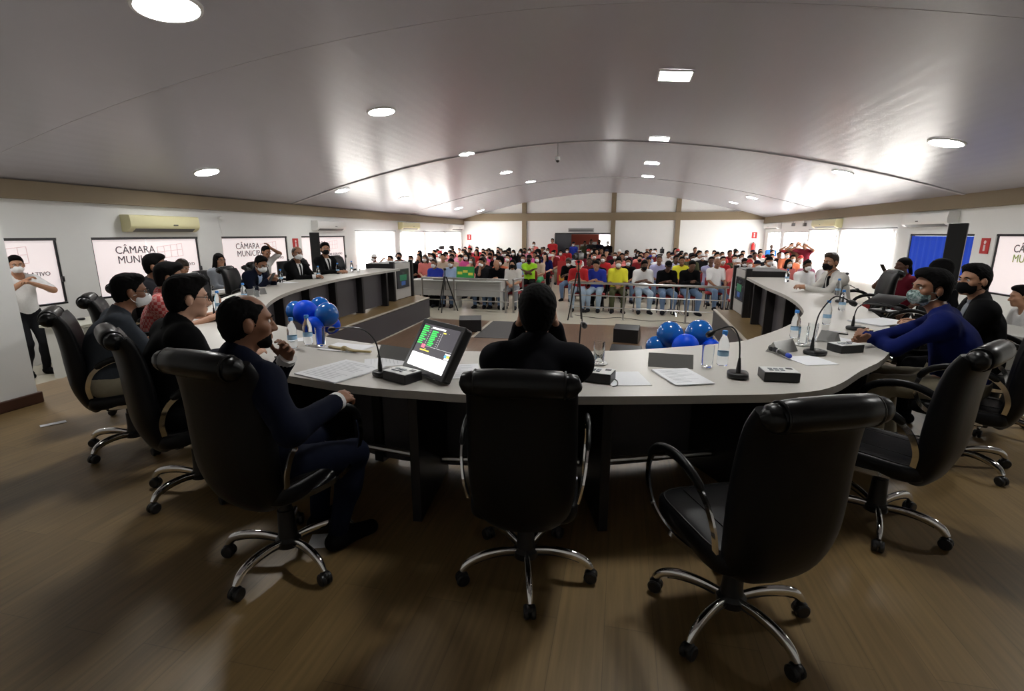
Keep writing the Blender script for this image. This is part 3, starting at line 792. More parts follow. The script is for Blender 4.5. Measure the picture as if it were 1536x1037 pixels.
scr_part('white_marks', [(.083, .02 + i * .012, .087, .026 + i * .012) for i in range(9)] + [(.185, .04 + i * .012, .189, .046 + i * .012) for i in range(8)] + [(.205, .03, .2065, .12), (.10, .125, .345, .1265), (.26, .03, .262, .034)], mat('scr_line', (.8, .8, .8), .3, emit=0.35))
scr_part('pink_cell', [(.06, .118, .095, .14)], mat('scr_pink', (.85, .2, .3), .3, emit=0.40))
scr_part('yellow_bar', [(.06, .148, .15, .155), (.10, .141, .115, .145), (.21, .03, .235, .036), (.32, .145, .343, .157)], mat('scr_yel', (.9, .8, .1), .3, emit=0.45))
scr_part('blue_cell', [(.298, .145, .318, .157)], mat('scr_blue', (.15, .6, .85), .3, emit=0.40))
MB().box((0, -.05, -.09), (.06, .12, .10), .01).build('stand_arm', PLASTIC, r, smooth=False)
# gold ribbon roll, phones, tablet, cables
r = empty('gold_ribbon', tz(520, 527), R(-14), 'knotted gold ribbon lying on the white sheet left of the nameplate', 'ribbon')
GOLD = mat('gold_ribbon', (.42, .33, .14), .4, sheen=.2)
MB().tube(bez([(-.17, .02, .012), (-.1, .005, .014), (-.03, 0, .016), (.0, 0, .02), (.06, -.01, .014), (.13, .0, .014), (.19, .02, .012)], 5), 1, prof=[(x * .015, y * .008) for x, y in [(math.cos(2 * PI * i / 10), math.sin(2 * PI * i / 10)) for i in range(10)]], up=(0, 0, 1)).build('band', GOLD, r)
MB().ell((-.02, 0, .018), (.024, .02, .017), 12, 8).build('knot', GOLD, r)
def slab(name, loc, d, rz, label, cat, m=PLASTIC):
    r = empty(name, loc, rz, label, cat)
    MB().box((0, 0, d[2] / 2), d, .003).build('body', m, r, smooth=False)
    MB().box((0, 0, d[2] + .0005), (d[0] * .9, d[1] * .9, .001)).build('screen', mat('glass_black', (.01, .01, .012), .08), r, smooth=False)
    return r
slab('phone', tz(428, 538), (.075, .15, .009), R(60), 'black phone beside the balding man', 'phone')
slab('phone', tz(1255, 500), (.075, .15, .009), R(70), 'black phone lying before the clasped hands', 'phone')
slab('tablet', tz(318, 474), (.19, .26, .01), R(30), 'black tablet in front of the man in glasses', 'tablet')
slab('tablet', tz(470, 415), (.16, .22, .01), R(80), 'black tablet before the white-masked man', 'tablet')
r = empty('tablet_stand', tz(1325, 468), R(-60), 'black tablet on a stand before the man in black jacket', 'tablet')
MB().box((0, 0, .012), (.20, .16, .022), .006).build('base', PLASTIC, r); MB().cyl((0, 0, .02), (0, 0, .1), .016, 10).build('post', PLASTIC, r)
MB().box((0, 0, .115), (.30, .22, .016), .005, rot=(R(24), 0, 0)).build('screen', PLASTIC, r)
r = empty('tissue_pack', tz(352, 462), R(20), 'light blue tissue pack on the bend of the left wing', 'tissues')
sup = MB(); sup_ell(sup, (0, 0, .04), (.10, .07, .042), .7, .7); sup.build('pack', mat('tissue_blue', (.35, .62, .78), .6), r)
r = empty('audio_cable', (0, 0, 0), 0, 'thin grey cable curling by the voting box right of the central man', 'cable')
MB().tube(bez([tz(875, 553, TT + .01), tz(872, 545, TT + .05), tz(880, 548, TT + .03), tz(888, 556, TT + .01)], 6) , .003, 6).build('cord', mat('cord_grey', (.12, .12, .12), .5), r)
MB().tube(bez([tz(915, 566, TT + .004), tz(925, 571, TT + .004), tz(926, 578, TT + .004), tz(919, 580, TT + .004)], 6), .003, 6).build('cord', mat('cord_grey', (.12, .12, .12), .5), r)
# balloons, tied to the table's front
def balloon(loc, rad, m, label, tilt=(0, 0, 0)):
    r = empty('balloon', loc, 0, label, 'balloon', 'blue balloons tied to the table front'); r.rotation_euler = tilt
    prof = []
    for i in range(25):
        t = PI * i / 24; z = -math.cos(t) * rad * 1.12; rr = math.sin(t) * rad
        if z < 0: rr *= 1 - .22 * (-z / (rad * 1.12)) ** 2
        prof.append((max(rr, 0), z))
    MB().lathe(prof, n=32).build('skin', m, r, ang=80)
    MB().lathe([(.004, -rad * 1.12 - .016), (.011, -rad * 1.12 - .018), (.004, -rad * 1.12), (0, -rad * 1.1)], n=10).build('knot', m, r)
B1 = mat('balloon_royal', (.001, .075, .75), .45, spec=.25)
B2 = mat('balloon_azure', (.010, .13, .50), .16, coat=.5)
def bal(px, py, Y, pr, m, l, tilt=(0, 0, 0)):
    c = at_y(px, py, Y); k = pr / FPX * (c - Vector((0, 0, EYE))).dot(_fw); balloon(c, k, m, l, tilt)
lb = ' balloon of the left bunch'
bal(459, 470, 4.15, 18, B1, 'royal blue, topmost and largest' + lb, (.3, 0, 0))
bal(445, 468, 4.42, 15, B2, 'azure, leftmost' + lb, (.2, -.3, 0))
bal(480, 462, 4.45, 15, B2, 'azure, highest at the back' + lb, (.2, .1, 0))
bal(490, 473, 4.12, 17.5, B2, 'azure shiny, right front' + lb, (.2, .4, 0))
bal(470, 491, 4.0, 15, B1, 'royal blue, lowest in front' + lb, (.5, 0, 0))
bal(497, 488, 4.3, 13, B1, 'royal blue, small, half hidden at the right' + lb, (.3, .5, 0))
rb = ' balloon of the right bunch'
bal(1005, 504, 3.85, 20, B2, 'azure, upper left' + rb, (.2, -.2, 0))
bal(1048, 502, 3.95, 20.5, B2, 'azure, upper right' + rb, (.2, .2, 0))
bal(1028, 522, 3.68, 20, B1, 'royal blue, middle front' + rb, (.5, 0, 0))
bal(986, 522, 3.85, 17, B2, 'azure, lower left' + rb, (.3, -.5, 0))
bal(1064, 524, 3.88, 15, B1, 'royal blue, lower right' + rb, (.3, .5, 0))
# ------------------------------------------------------------------ people: smooth distance fields turned into one continuous surface
V = lambda *a: np.array(a, float)
def _dist(pr, X, Y, Z):
    if pr[0] == 'c':
        _, a, b, ra, rb = pr[:5]; ba = b - a; L2 = float(ba @ ba) + 1e-12
        px, py, pz = X - a[0], Y - a[1], Z - a[2]
        t = np.clip((px * ba[0] + py * ba[1] + pz * ba[2]) / L2, 0, 1)
        return np.sqrt((px - t * ba[0]) ** 2 + (py - t * ba[1]) ** 2 + (pz - t * ba[2]) ** 2) - (ra + (rb - ra) * t)
    _, c, r, Q = pr[:4]
    px, py, pz = X - c[0], Y - c[1], Z - c[2]
    if Q is not None:
        px, py, pz = (Q[0, 0] * px + Q[1, 0] * py + Q[2, 0] * pz, Q[0, 1] * px + Q[1, 1] * py + Q[2, 1] * pz, Q[0, 2] * px + Q[1, 2] * py + Q[2, 2] * pz)
    k0 = np.sqrt((px / r[0]) ** 2 + (py / r[1]) ** 2 + (pz / r[2]) ** 2)
    k1 = np.sqrt((px / r[0] ** 2) ** 2 + (py / r[1] ** 2) ** 2 + (pz / r[2] ** 2) ** 2) + 1e-9
    return k0 * (k0 - 1) / k1
def _bound(pr):
    if pr[0] == 'c':
        _, a, b, ra, rb = pr[:5]; m = max(ra, rb); return np.minimum(a, b) - m, np.maximum(a, b) + m
    m = float(max(pr[2])); return pr[1] - m, pr[1] + m
def grow(prims, d):
    out = []
    for p in prims:
        if p[0] == 'c': out.append(('c', p[1], p[2], p[3] + d, p[4] + d, p[5]))
        else: out.append(('e', p[1], p[2] + d, p[3], p[4]))
    return out
def field(prims, vox, subs=(), clips=(), clipk=0.0, wrinkle=0.0, strand=0.0, rag=0.0):
    los, his = zip(*[_bound(p) for p in prims])
    lo = np.min(los, 0) - 3 * vox; hi = np.max(his, 0) + 3 * vox
    n = np.ceil((hi - lo) / vox).astype(int) + 1
    F = np.full(n, 1.0, np.float32)
    ax = [lo[i] + vox * np.arange(n[i]) for i in range(3)]
    def sl(p, pad):
        a, b = _bound(p); i0 = np.maximum(np.floor((a - pad - lo) / vox).astype(int), 0); i1 = np.minimum(np.ceil((b + pad - lo) / vox).astype(int) + 1, n)
        if (i1 <= i0).any(): return None, None
        s = tuple(slice(i0[q], i1[q]) for q in range(3))
        return s, (ax[0][s[0]][:, None, None], ax[1][s[1]][None, :, None], ax[2][s[2]][None, None, :])
    for p in prims:
        k = p[-1]; s, g = sl(p, k + 3 * vox)
        if s is None: continue
        d = _dist(p, *g); a = F[s]
        h = np.maximum(k - np.abs(a - d), 0) / max(k, 1e-6)
        F[s] = np.minimum(a, d) - h * h * k * .25
    for p in subs:
        k = p[-1]; s, g = sl(p, k + 3 * vox)
        if s is None: continue
        d = -_dist(p, *g); a = F[s]
        h = np.maximum(k - np.abs(a - d), 0) / max(k, 1e-6)
        F[s] = np.maximum(a, d) + h * h * k * .25
    if wrinkle:
        X, Y, Z = ax[0][:, None, None], ax[1][None, :, None], ax[2][None, None, :]
        F = F + (wrinkle * (np.sin(31 * X + 17 * Z + 3 * np.sin(23 * Y)) * np.sin(27 * Y - 21 * Z + 2 * np.sin(19 * X)) + .6 * np.sin(57 * X - 33 * Y + 41 * Z))).astype(np.float32)
    if strand or rag:
        X, Y, Z = ax[0][:, None, None], ax[1][None, :, None], ax[2][None, None, :]
        nz = (np.sin(210 * X + 3 * np.sin(60 * Z) + 40 * Y) * np.sin(170 * Y + 50 * Z + 2 * np.sin(80 * X)) + .7 * np.sin(330 * X - 120 * Y + 260 * Z + 2 * np.sin(90 * Y))).astype(np.float32)
        if strand: F = F + strand * nz
    for nn, dd in clips:
        d = nn[0] * ax[0][:, None, None] + nn[1] * ax[1][None, :, None] + nn[2] * ax[2][None, None, :] - dd
        if rag: d = d + rag * nz
        if clipk:
            h = np.maximum(clipk - np.abs(F - d), 0) / clipk; F = np.maximum(F, d) + h * h * clipk * .25
        else: F = np.maximum(F, d)
    return F, lo
_E = [(a, b) for a in range(8) for b in range(8) if a < b and bin(a ^ b).count('1') == 1]
def nets(F, lo, vox):
    S_ = F < 0
    c = [S_[i & 1 or None if False else (1 if i & 1 else 0):, :, :] for i in ()]
    nx, ny, nz = F.shape
    cnt = np.zeros((nx - 1, ny - 1, nz - 1), np.int8)
    for i in range(8):
        dx, dy, dz = i & 1, i >> 1 & 1, i >> 2 & 1
        cnt += S_[dx:nx - 1 + dx, dy:ny - 1 + dy, dz:nz - 1 + dz]
    act = np.argwhere((cnt > 0) & (cnt < 8))
    idx = np.full(cnt.shape, -1, np.int32); idx[tuple(act.T)] = np.arange(len(act))
    off = np.array([[i & 1, i >> 1 & 1, i >> 2 & 1] for i in range(8)])
    vals = np.stack([F[tuple((act + off[i]).T)] for i in range(8)], 1)
    acc = np.zeros((len(act), 3)); w = np.zeros(len(act))
    for a, b in _E:
        va, vb = vals[:, a], vals[:, b]; m = (va < 0) != (vb < 0)
        t = np.where(m, va / np.where(m, va - vb, 1), 0)[:, None]
        acc += np.where(m[:, None], off[a] + (off[b] - off[a]) * t, 0); w += m
    verts = lo + vox * (act + acc / w[:, None])
    faces = []
    for axn in range(3):
        u, v = (axn + 1) % 3, (axn + 2) % 3
        sh = [nx, ny, nz]; a = [slice(None)] * 3; b = [slice(None)] * 3
        a[axn] = slice(0, sh[axn] - 1); b[axn] = slice(1, sh[axn])
        for q in (u, v): a[q] = slice(1, sh[q] - 1); b[q] = slice(1, sh[q] - 1)
        A, B = S_[tuple(a)], S_[tuple(b)]
        e = np.argwhere(A != B)
        if not len(e): continue
        fl = A[tuple(e.T)]
        e = e.copy(); e[:, u] += 1; e[:, v] += 1
        du = np.zeros(3, int); du[u] = 1; dv = np.zeros(3, int); dv[v] = 1
        q = np.stack([idx[tuple((e - du - dv).T)], idx[tuple((e - dv).T)], idx[tuple(e.T)], idx[tuple((e - du).T)]], 1)
        q[~fl] = q[~fl][:, ::-1]; faces.append(q)
    faces = np.concatenate(faces) if faces else np.zeros((0, 4), int)
    # one round of smoothing
    nb = np.zeros_like(verts); ct = np.zeros(len(verts))
    for i in range(4):
        np.add.at(nb, faces[:, i], verts[faces[:, (i + 1) % 4]]); np.add.at(ct, faces[:, i], 1)
    ok = ct > 0; verts[ok] = verts[ok] * .5 + .5 * nb[ok] / ct[ok][:, None]
    return verts, faces
def mesh_np(name, verts, faces, mats):
    me = bpy.data.meshes.new(name); nf = len(faces)
    me.vertices.add(len(verts)); me.vertices.foreach_set('co', np.asarray(verts, np.float32).ravel())
    me.loops.add(nf * 4); me.loops.foreach_set('vertex_index', np.asarray(faces, np.int32).ravel())
    me.polygons.add(nf); me.polygons.foreach_set('loop_start', np.arange(nf, dtype=np.int32) * 4)
    me.polygons.foreach_set('use_smooth', np.ones(nf, bool)); me.update(calc_edges=True); me.validate()
    for m in (mats if isinstance(mats, (list, tuple)) else [mats]): me.materials.append(m)
    return me
def sdf_mesh(name, prims, vox, m, **kw):
    F, lo = field(prims, vox, **kw); v, f = nets(F, lo, vox)
    if len(f) == 0: return None
    return mesh_np(name, v, f, m)
def unit(v): return v / (np.linalg.norm(v) + 1e-9)
def ik(S0, T, l1, l2, hint):
    d = T - S0; L = np.linalg.norm(d); mx = (l1 + l2) * .995
    if L > mx: T = S0 + d * mx / L; L = mx; d = T - S0
    if L < abs(l1 - l2) + .02: L = abs(l1 - l2) + .02
    u = unit(d); a = (l1 * l1 - l2 * l2 + L * L) / (2 * L); h = math.sqrt(max(l1 * l1 - a * a, 0))
    p = unit(hint - u * (hint @ u)); return S0 + u * a + p * h, T
def rotm(yaw, pitch, roll):
    return np.array(Euler((-pitch, roll, yaw), 'ZYX').to_matrix() if False else (Matrix.Rotation(yaw, 3, 'Z') @ Matrix.Rotation(-pitch, 3, 'X') @ Matrix.Rotation(roll, 3, 'Y')))

def head_prims(c, Q, s):
    T = lambda x, y, z: c + Q @ (V(x, y, z) * s)
    E = lambda x, y, z, a, b, d, k: ('e', T(x, y, z), V(a, b, d) * s, Q, k)
    Cc = lambda p, q, ra, rb, k: ('c', T(*p), T(*q), ra * s, rb * s, k)
    pr = [E(0, -.012, .030, .076, .097, .088, .0), E(0, .030, -.050, .057, .066, .062, .04), Cc((-.02, .075, -.092), (.02, .075, -.092), .017, .017, .025),
          Cc((0, .092, .012), (0, .114, -.028), .009, .0135, .012), Cc((-.013, .102, -.031), (.013, .102, -.031), .009, .009, .008),
          E(0, .078, .030, .056, .018, .012, .018), E(-.042, .060, -.018, .025, .026, .022, .02), E(.042, .060, -.018, .025, .026, .022, .02),
          E(0, .094, -.057, .024, .012, .006, .006), E(0, .092, -.069, .020, .012, .007, .006),
          E(-.081, -.010, -.010, .012, .021, .033, .008), E(.081, -.010, -.010, .012, .021, .033, .008)]
    sub = [E(-.032, .093, .010, .018, .013, .011, .012), E(.032, .093, .010, .018, .013, .011, .012)]
    return pr, sub
def hand_prims(W_, d, nrm, side, curl, s, spread=.06):
    """wrist, pointing direction, palm normal (where the palm faces), +1 right hand / -1 left"""
    d = unit(d); nrm = unit(nrm - d * (nrm @ d)); lat = np.cross(d, nrm) * side      # towards the thumb
    pr = []
    ks = [(.030, .088, .074), (.010, .092, .082), (-.010, .088, .076), (-.029, .080, .060)]
    for i, (o, l, fl) in enumerate(ks):
        kn = W_ + (d * l + lat * o) * s
        pr.append(('c', W_ + lat * o * .55 * s + d * .01 * s, kn, .0145 * s, .0115 * s, .018))
        p = kn; a = curl * .35 + .06 * i * curl
        for j, (fr, r0, r1) in enumerate(((.46, .0095, .0088), (.30, .0088, .0082), (.24, .0082, .0072))):
            dd = d * math.cos(a) + nrm * math.sin(a) + lat * (o / .03) * spread
            q = p + unit(dd) * fl * fr * s
            pr.append(('c', p, q, r0 * s, r1 * s, .004)); p = q; a += curl * (.75 if j == 0 else .55)
    b = W_ + (d * .022 + lat * .022) * s; m1 = b + unit(d * .75 + lat * .75 + nrm * .35) * .040 * s
    m2 = m1 + unit(d * .95 + lat * .25 + nrm * .3 * (1 + curl)) * .032 * s; m3 = m2 + unit(d + nrm * .4 * curl) * .026 * s
    pr += [('c', b, m1, .014 * s, .0115 * s, .012), ('c', m1, m2, .011 * s, .0098 * s, .004), ('c', m2, m3, .0098 * s, .0085 * s, .004)]
    return pr

SKIN = {}
def skin(k):
    t = {'light': (.62, .36, .25), 'tan': (.46, .24, .145), 'brown': (.27, .125, .07), 'deep': (.12, .055, .033), 'dark': (.065, .032, .022)}[k]
    return mat('skin_' + k, t, .5, noise=.08, nscale=25)
CLOTH = {}
def cloth(k):
    t = {'black': (.0035, .0035, .0042), 'navy': (.005, .007, .018), 'suit': (.0045, .0045, .007), 'white': (.80, .80, .80), 'offwhite': (.68, .66, .62), 'grey': (.040, .047, .058), 'steel': (.22, .24, .27), 'blue': (.006, .012, .095), 'royal': (.01, .03, .34), 'sky': (.02, .17, .60), 'pale blue': (.36, .48, .70), 'denim': (.13, .20, .33), 'light denim': (.34, .44, .56), 'red': (.50, .015, .02), 'dark red': (.22, .02, .025), 'pink': (.75, .30, .42), 'coral': (.78, .22, .20), 'orange': (.62, .16, .07), 'lime': (.38, .78, .02), 'yellow': (.80, .76, .04), 'khaki': (.26, .23, .16), 'olive': (.08, .085, .045), 'green': (.05, .32, .12), 'beige': (.60, .47, .36), 'lavender': (.42, .42, .66), 'brown': (.12, .06, .035), 'magenta': (.72, .10, .35), 'maroon': (.12, .01, .02), 'charcoal': (.015, .015, .018)}[k]
    return mat('cloth_' + k.replace(' ', '_'), t, .85, noise=.12, nscale=60, sheen=(.1 if sum(t) > .3 else 0), spec=(.5 if sum(t) > .3 else .12))
HAIRM = mat('dark_hair', (.0040, .0036, .0036), .8, noise=.3, nscale=90, bump=.15, spec=.12)
HAIRB = mat('brown_hair', (.030, .017, .010), .5, noise=.3, nscale=90, bump=.3)
HAIRG = mat('grey_hair', (.28, .27, .26), .6, noise=.3, nscale=90, bump=.3)
EYEW = mat('eye_white', (.7, .68, .66), .2); EYED = mat('iris', (.012, .008, .006), .15)
MASKW = mat('mask_white', (.84, .85, .86), .8); MASKB = mat('mask_black', (.005, .005, .006), .8, spec=.2)
def mask_pattern():
    m = mat('mask_camouflage', (.20, .28, .27), .8); n, l = nodes(m)
    v = n.new('ShaderNodeTexNoise'); v.inputs['Scale'].default_value = 38; v.inputs['Detail'].default_value = 3
    tc = n.new('ShaderNodeTexCoord'); cr = n.new('ShaderNodeValToRGB'); cr.color_ramp.interpolation = 'CONSTANT'
    e = cr.color_ramp.elements; e[0].color = (.05, .08, .08, 1); e[1].position = .47; e[1].color = (.30, .42, .40, 1); x = e.new(.56); x.color = (.55, .62, .62, 1); x = e.new(.40); x.color = (.12, .18, .17, 1)
    l.new(tc.outputs['Object'], v.inputs['Vector']); l.new(v.outputs['Fac'], cr.inputs['Fac']); l.new(cr.outputs['Color'], n['Principled BSDF'].inputs['Base Color'])
    return m
MASKC = mask_pattern()

def skeleton(p):
    s = p.get('s', 1.0); f = p.get('fat', 1.0); k = {'s': s, 'f': f}
    st = p.get('stand', False)
    P = V(0, 0, p['seat'] + .095 * s) if not st else V(0, 0, .93 * s)
    le = R(p.get('lean', 5)); l2 = le + R(p.get('slouch', 6)); sd = R(p.get('side', 0))
    d1 = unit(V(math.sin(sd), math.sin(le), math.cos(le))); d2 = unit(V(math.sin(sd), math.sin(l2), math.cos(l2)))
    ch = P + d1 * .27 * s; nb = ch + d2 * .235 * s; tw = R(p.get('twist', 0)); ax = V(math.cos(tw), math.sin(tw), -p.get('drop', 0))
    sc = nb - d2 * .050 * s; sw = p.get('sw', .178) * s
    k.update(P=P, d1=d1, d2=d2, ch=ch, nb=nb, sc=sc, ax=ax, fw=V(-math.sin(tw), math.cos(tw), 0))
    k['SR'] = sc + ax * sw; k['SL'] = sc - ax * sw
    Q = rotm(R(p.get('hy', 0)), R(p.get('hp', 0)), R(p.get('hr', 0)))
    nd = unit(d2 + V(0, p.get('nf', .12), 0)); k['Q'] = Q
    k['hc'] = nb + nd * .085 * s + Q @ V(0, .025, .085) * s; k['nd'] = nd
    for e, n in ((1, 'R'), (-1, 'L')):
        T = p.get('hand' + n)
        if T is None: T = (e * .12, .36, p.get('seat', .47) + .20)
        T = np.array(T, float)
        hint = np.array(p.get('elb' + n, (e * .6, -.35, -1.0)), float)
        k['E' + n], k['W' + n] = ik(k['S' + n], T, .285 * s, .255 * s, hint)
        k['S' + n + '0'] = k['S' + n]
        if st:
            h = P + V(e * .09, 0, -.03) * s; fx = p.get('foot' + n, (e * .11, .02)); A = V(fx[0], fx[1], .09)
            kn, A = ik(h, A, .43 * s, .42 * s, V(0, 1, 0))
        else:
            h = P + V(e * .085, .02, -.01) * s; fx = p.get('foot' + n, (e * .13, .42)); A = V(fx[0], fx[1], .085)
            kn, A = ik(h, A, .43 * s, .42 * s, V(e * p.get('knee', .12), .6, 1.0))
        k['H' + n], k['K' + n], k['A' + n] = h, kn, A
    return k
def torso(k):
    s, f, P, d1, d2, ch, nb, sc, ax = (k[q] for q in ('s', 'f', 'P', 'd1', 'd2', 'ch', 'nb', 'sc', 'ax'))
    side = unit(ax); fwd = unit(np.cross(d1, side) * -1) if False else unit(np.cross(d1, V(1, 0, 0)))
    Qs = lambda d: np.stack([unit(V(1, 0, 0) - d * d[0]), unit(np.cross(d, unit(V(1, 0, 0) - d * d[0]))), d], 1)
    Q1, Q2 = Qs(d1), Qs(d2)
    b = max(0, f - 1)
    return [('e', P + V(0, 0, .01), V(.160 + .10 * b, .120 + .10 * b, .115) * s, Q1, .0),
            ('e', P + d1 * .13 * s + Q1[:, 1] * (.01 + .10 * b) * s, V(.150 + .14 * b, .112 + .20 * b, .15) * s, Q1, .06),
            ('e', ch + d2 * .02 * s, V(.160 + .08 * b, .115 + .08 * b, .17) * s, Q2, .07),
            ('c', sc + ax * .11 * s - d2 * .022, sc - ax * .11 * s - d2 * .022, .060 * s, .060 * s, .07),
            ('e', k['SR'] - d2 * .018, V(.052, .056, .062) * s * (1 + .3 * b), None, .07), ('e', k['SL'] - d2 * .018, V(.052, .056, .062) * s * (1 + .3 * b), None, .07),
            ('c', nb + d2 * .028, sc + ax * .155 * s - d2 * .012, .044 * s, .042 * s, .05), ('c', nb + d2 * .028, sc - ax * .155 * s - d2 * .012, .044 * s, .042 * s, .05)]
def limbs_arm(k, cut=1.0, g=1.0):
    s = k['s'] * (1 + .25 * max(0, k['f'] - 1)); out = []
    for n in 'RL':
        S0, E0, W0 = k['S' + n], k['E' + n], k['W' + n]
        if cut < .55:
            t = cut / .55; out.append(('c', S0, S0 + (E0 - S0) * t, .056 * s, .052 * s, .04))
        else:
            out.append(('c', S0 - k['d2'] * .012, E0, .052 * s, .043 * s, .06)); t = min(1, (cut - .5) / .5)
            out.append(('c', E0, E0 + (W0 - E0) * t, .044 * s, (.044 - .016 * t) * s, .02))
    return out
def limbs_leg(k, g=1.0):
    s = k['s']; b = max(0, k['f'] - 1); out = []
    for n in 'RL':
        h, kn, A = k['H' + n], k['K' + n], k['A' + n]
        out += [('c', h, kn, (.084 + .05 * b) * s, (.058 + .02 * b) * s, .05), ('c', kn, A, .054 * s, .036 * s, .03)]
        cal = kn + (A - kn) * .32 - unit(np.cross(A - kn, V(1, 0, 0))) * 0
        out.append(('e', cal, V(.05, .056, .11) * s, None, .04))
    return out
def feet(k):
    s = k['s']; out = []
    for n in 'RL':
        A = k['A' + n]; t = V(.03 if n == 'R' else -.03, .17, 0)
        out += [('c', A + V(0, -.03, -.045), A + V(0, .03, -.042), .040 * s, .040 * s, .02), ('c', A + V(0, .03, -.042), A + t + V(0, 0, -.052), .042 * s, .033 * s, .03), ('c', A, A + V(0, .0, -.05), .036 * s, .04 * s, .02)]
    return out
HAIRS = {}
def hair_mesh(kind, c, Q, s, vox, m, k):
    T = lambda x, y, z: c + Q @ (V(x, y, z) * s)
    E = lambda x, y, z, a, b, d, kk: ('e', T(x, y, z), V(a, b, d) * s, Q, kk)
    Cc = lambda p, q, ra, rb, kk: ('c', T(*p), T(*q), ra * s, rb * s, kk)
    def plane(n_, p): nn = Q @ unit(V(*n_)); return (nn, float(nn @ T(*p)))
    cut = [E(0, .130, .0, .16, .115, .092, .012), E(0, .122, -.030, .084, .078, .09, .012), E(.088, -.008, -.014, .028, .030, .042, .008), E(-.088, -.008, -.014, .028, .030, .042, .008)]
    kw = dict(clipk=.008, strand=.0016, rag=.006)
    if kind == 'short': return sdf_mesh('hair', [E(0, -.016, .040, .085, .105, .098, 0), E(0, .045, .108, .058, .040, .026, .035), E(0, -.045, -.015, .070, .062, .085, .03)], vox, m, subs=cut, clips=[plane((0, .35, -.94), (0, -.06, -.080))], clipk=.008, strand=.0015, rag=.008)
    if kind == 'full': return sdf_mesh('hair', [E(0, -.020, .042, .092, .108, .100, 0), E(0, .052, .105, .062, .045, .035, .04), E(0, -.050, -.015, .076, .066, .09, .03)], vox, m, subs=cut, clips=[plane((0, .35, -.94), (0, -.06, -.090))], clipk=.008, strand=.0014, rag=.008)
    if kind == 'balding': return sdf_mesh('hair', [E(0, -.014, .030, .082, .103, .089, 0), E(0, -.045, -.015, .070, .062, .085, .03)], vox, m, subs=cut + [E(0, .050, .125, .050, .085, .055, .02)], clips=[plane((0, .35, -.94), (0, -.06, -.080))], **kw)
    if kind == 'afro': return sdf_mesh('hair', [E(0, -.03, .06, .135, .125, .125, 0), E(0, -.05, -.02, .125, .09, .09, .04)], vox, m, subs=[E(0, .125, -.04, .072, .09, .115, .015)], strand=.004)
    if kind in ('long', 'bun', 'pony'):
        pr = [E(0, -.018, .036, .088, .106, .096, 0)]
        if kind == 'long':
            pr += [Cc((-.062, -.03, .0), (-.085, -.045, -.20), .040, .045, .03), Cc((.062, -.03, .0), (.085, -.045, -.20), .040, .045, .03), Cc((0, -.07, 0), (0, -.085, -.22), .06, .06, .04),
                   Cc((-.07, .03, .02), (-.085, .02, -.14), .018, .022, .02), Cc((.07, .03, .02), (.085, .02, -.14), .018, .022, .02)]
        elif kind == 'bun': pr += [E(0, -.09, .07, .048, .045, .045, .015)]
        else: pr += [Cc((0, -.10, .03), (0, -.14, -.12), .03, .026, .02)]
        cl = [] if kind == 'long' else [plane((0, .70, -.71), (0, .080, .068))]
        return sdf_mesh('hair', pr, vox, m, subs=[E(0, .112, -.045, .066, .072, .108, .012)], clips=cl, clipk=.01, strand=.002)
    if kind == 'cap':
        return sdf_mesh('cap', [E(0, -.014, .040, .090, .108, .098, 0), E(0, .10, .055, .068, .075, .012, .015)], vox, m, subs=[E(0, .10, -.045, .07, .065, .09, .01)], clips=[plane((0, .12, -.99), (0, 0, .030))], clipk=.006)
    return None
def mask_mesh(c, Q, s, vox, m):
    T = lambda x, y, z: c + Q @ (V(x, y, z) * s)
    E = lambda x, y, z, a, b, d, kk: ('e', T(x, y, z), V(a, b, d) * s, Q, kk)
    def plane(n_, p): nn = Q @ unit(V(*n_)); return (nn, float(nn @ T(*p)))
    return sdf_mesh('mask', [E(0, .040, -.050, .066, .082, .064, 0), E(0, .088, -.034, .030, .040, .032, .03)], vox, m, clips=[plane((0, -1, 0), (0, .022, 0)), plane((0, -.15, 1), (0, .09, -.004))], clipk=.008)

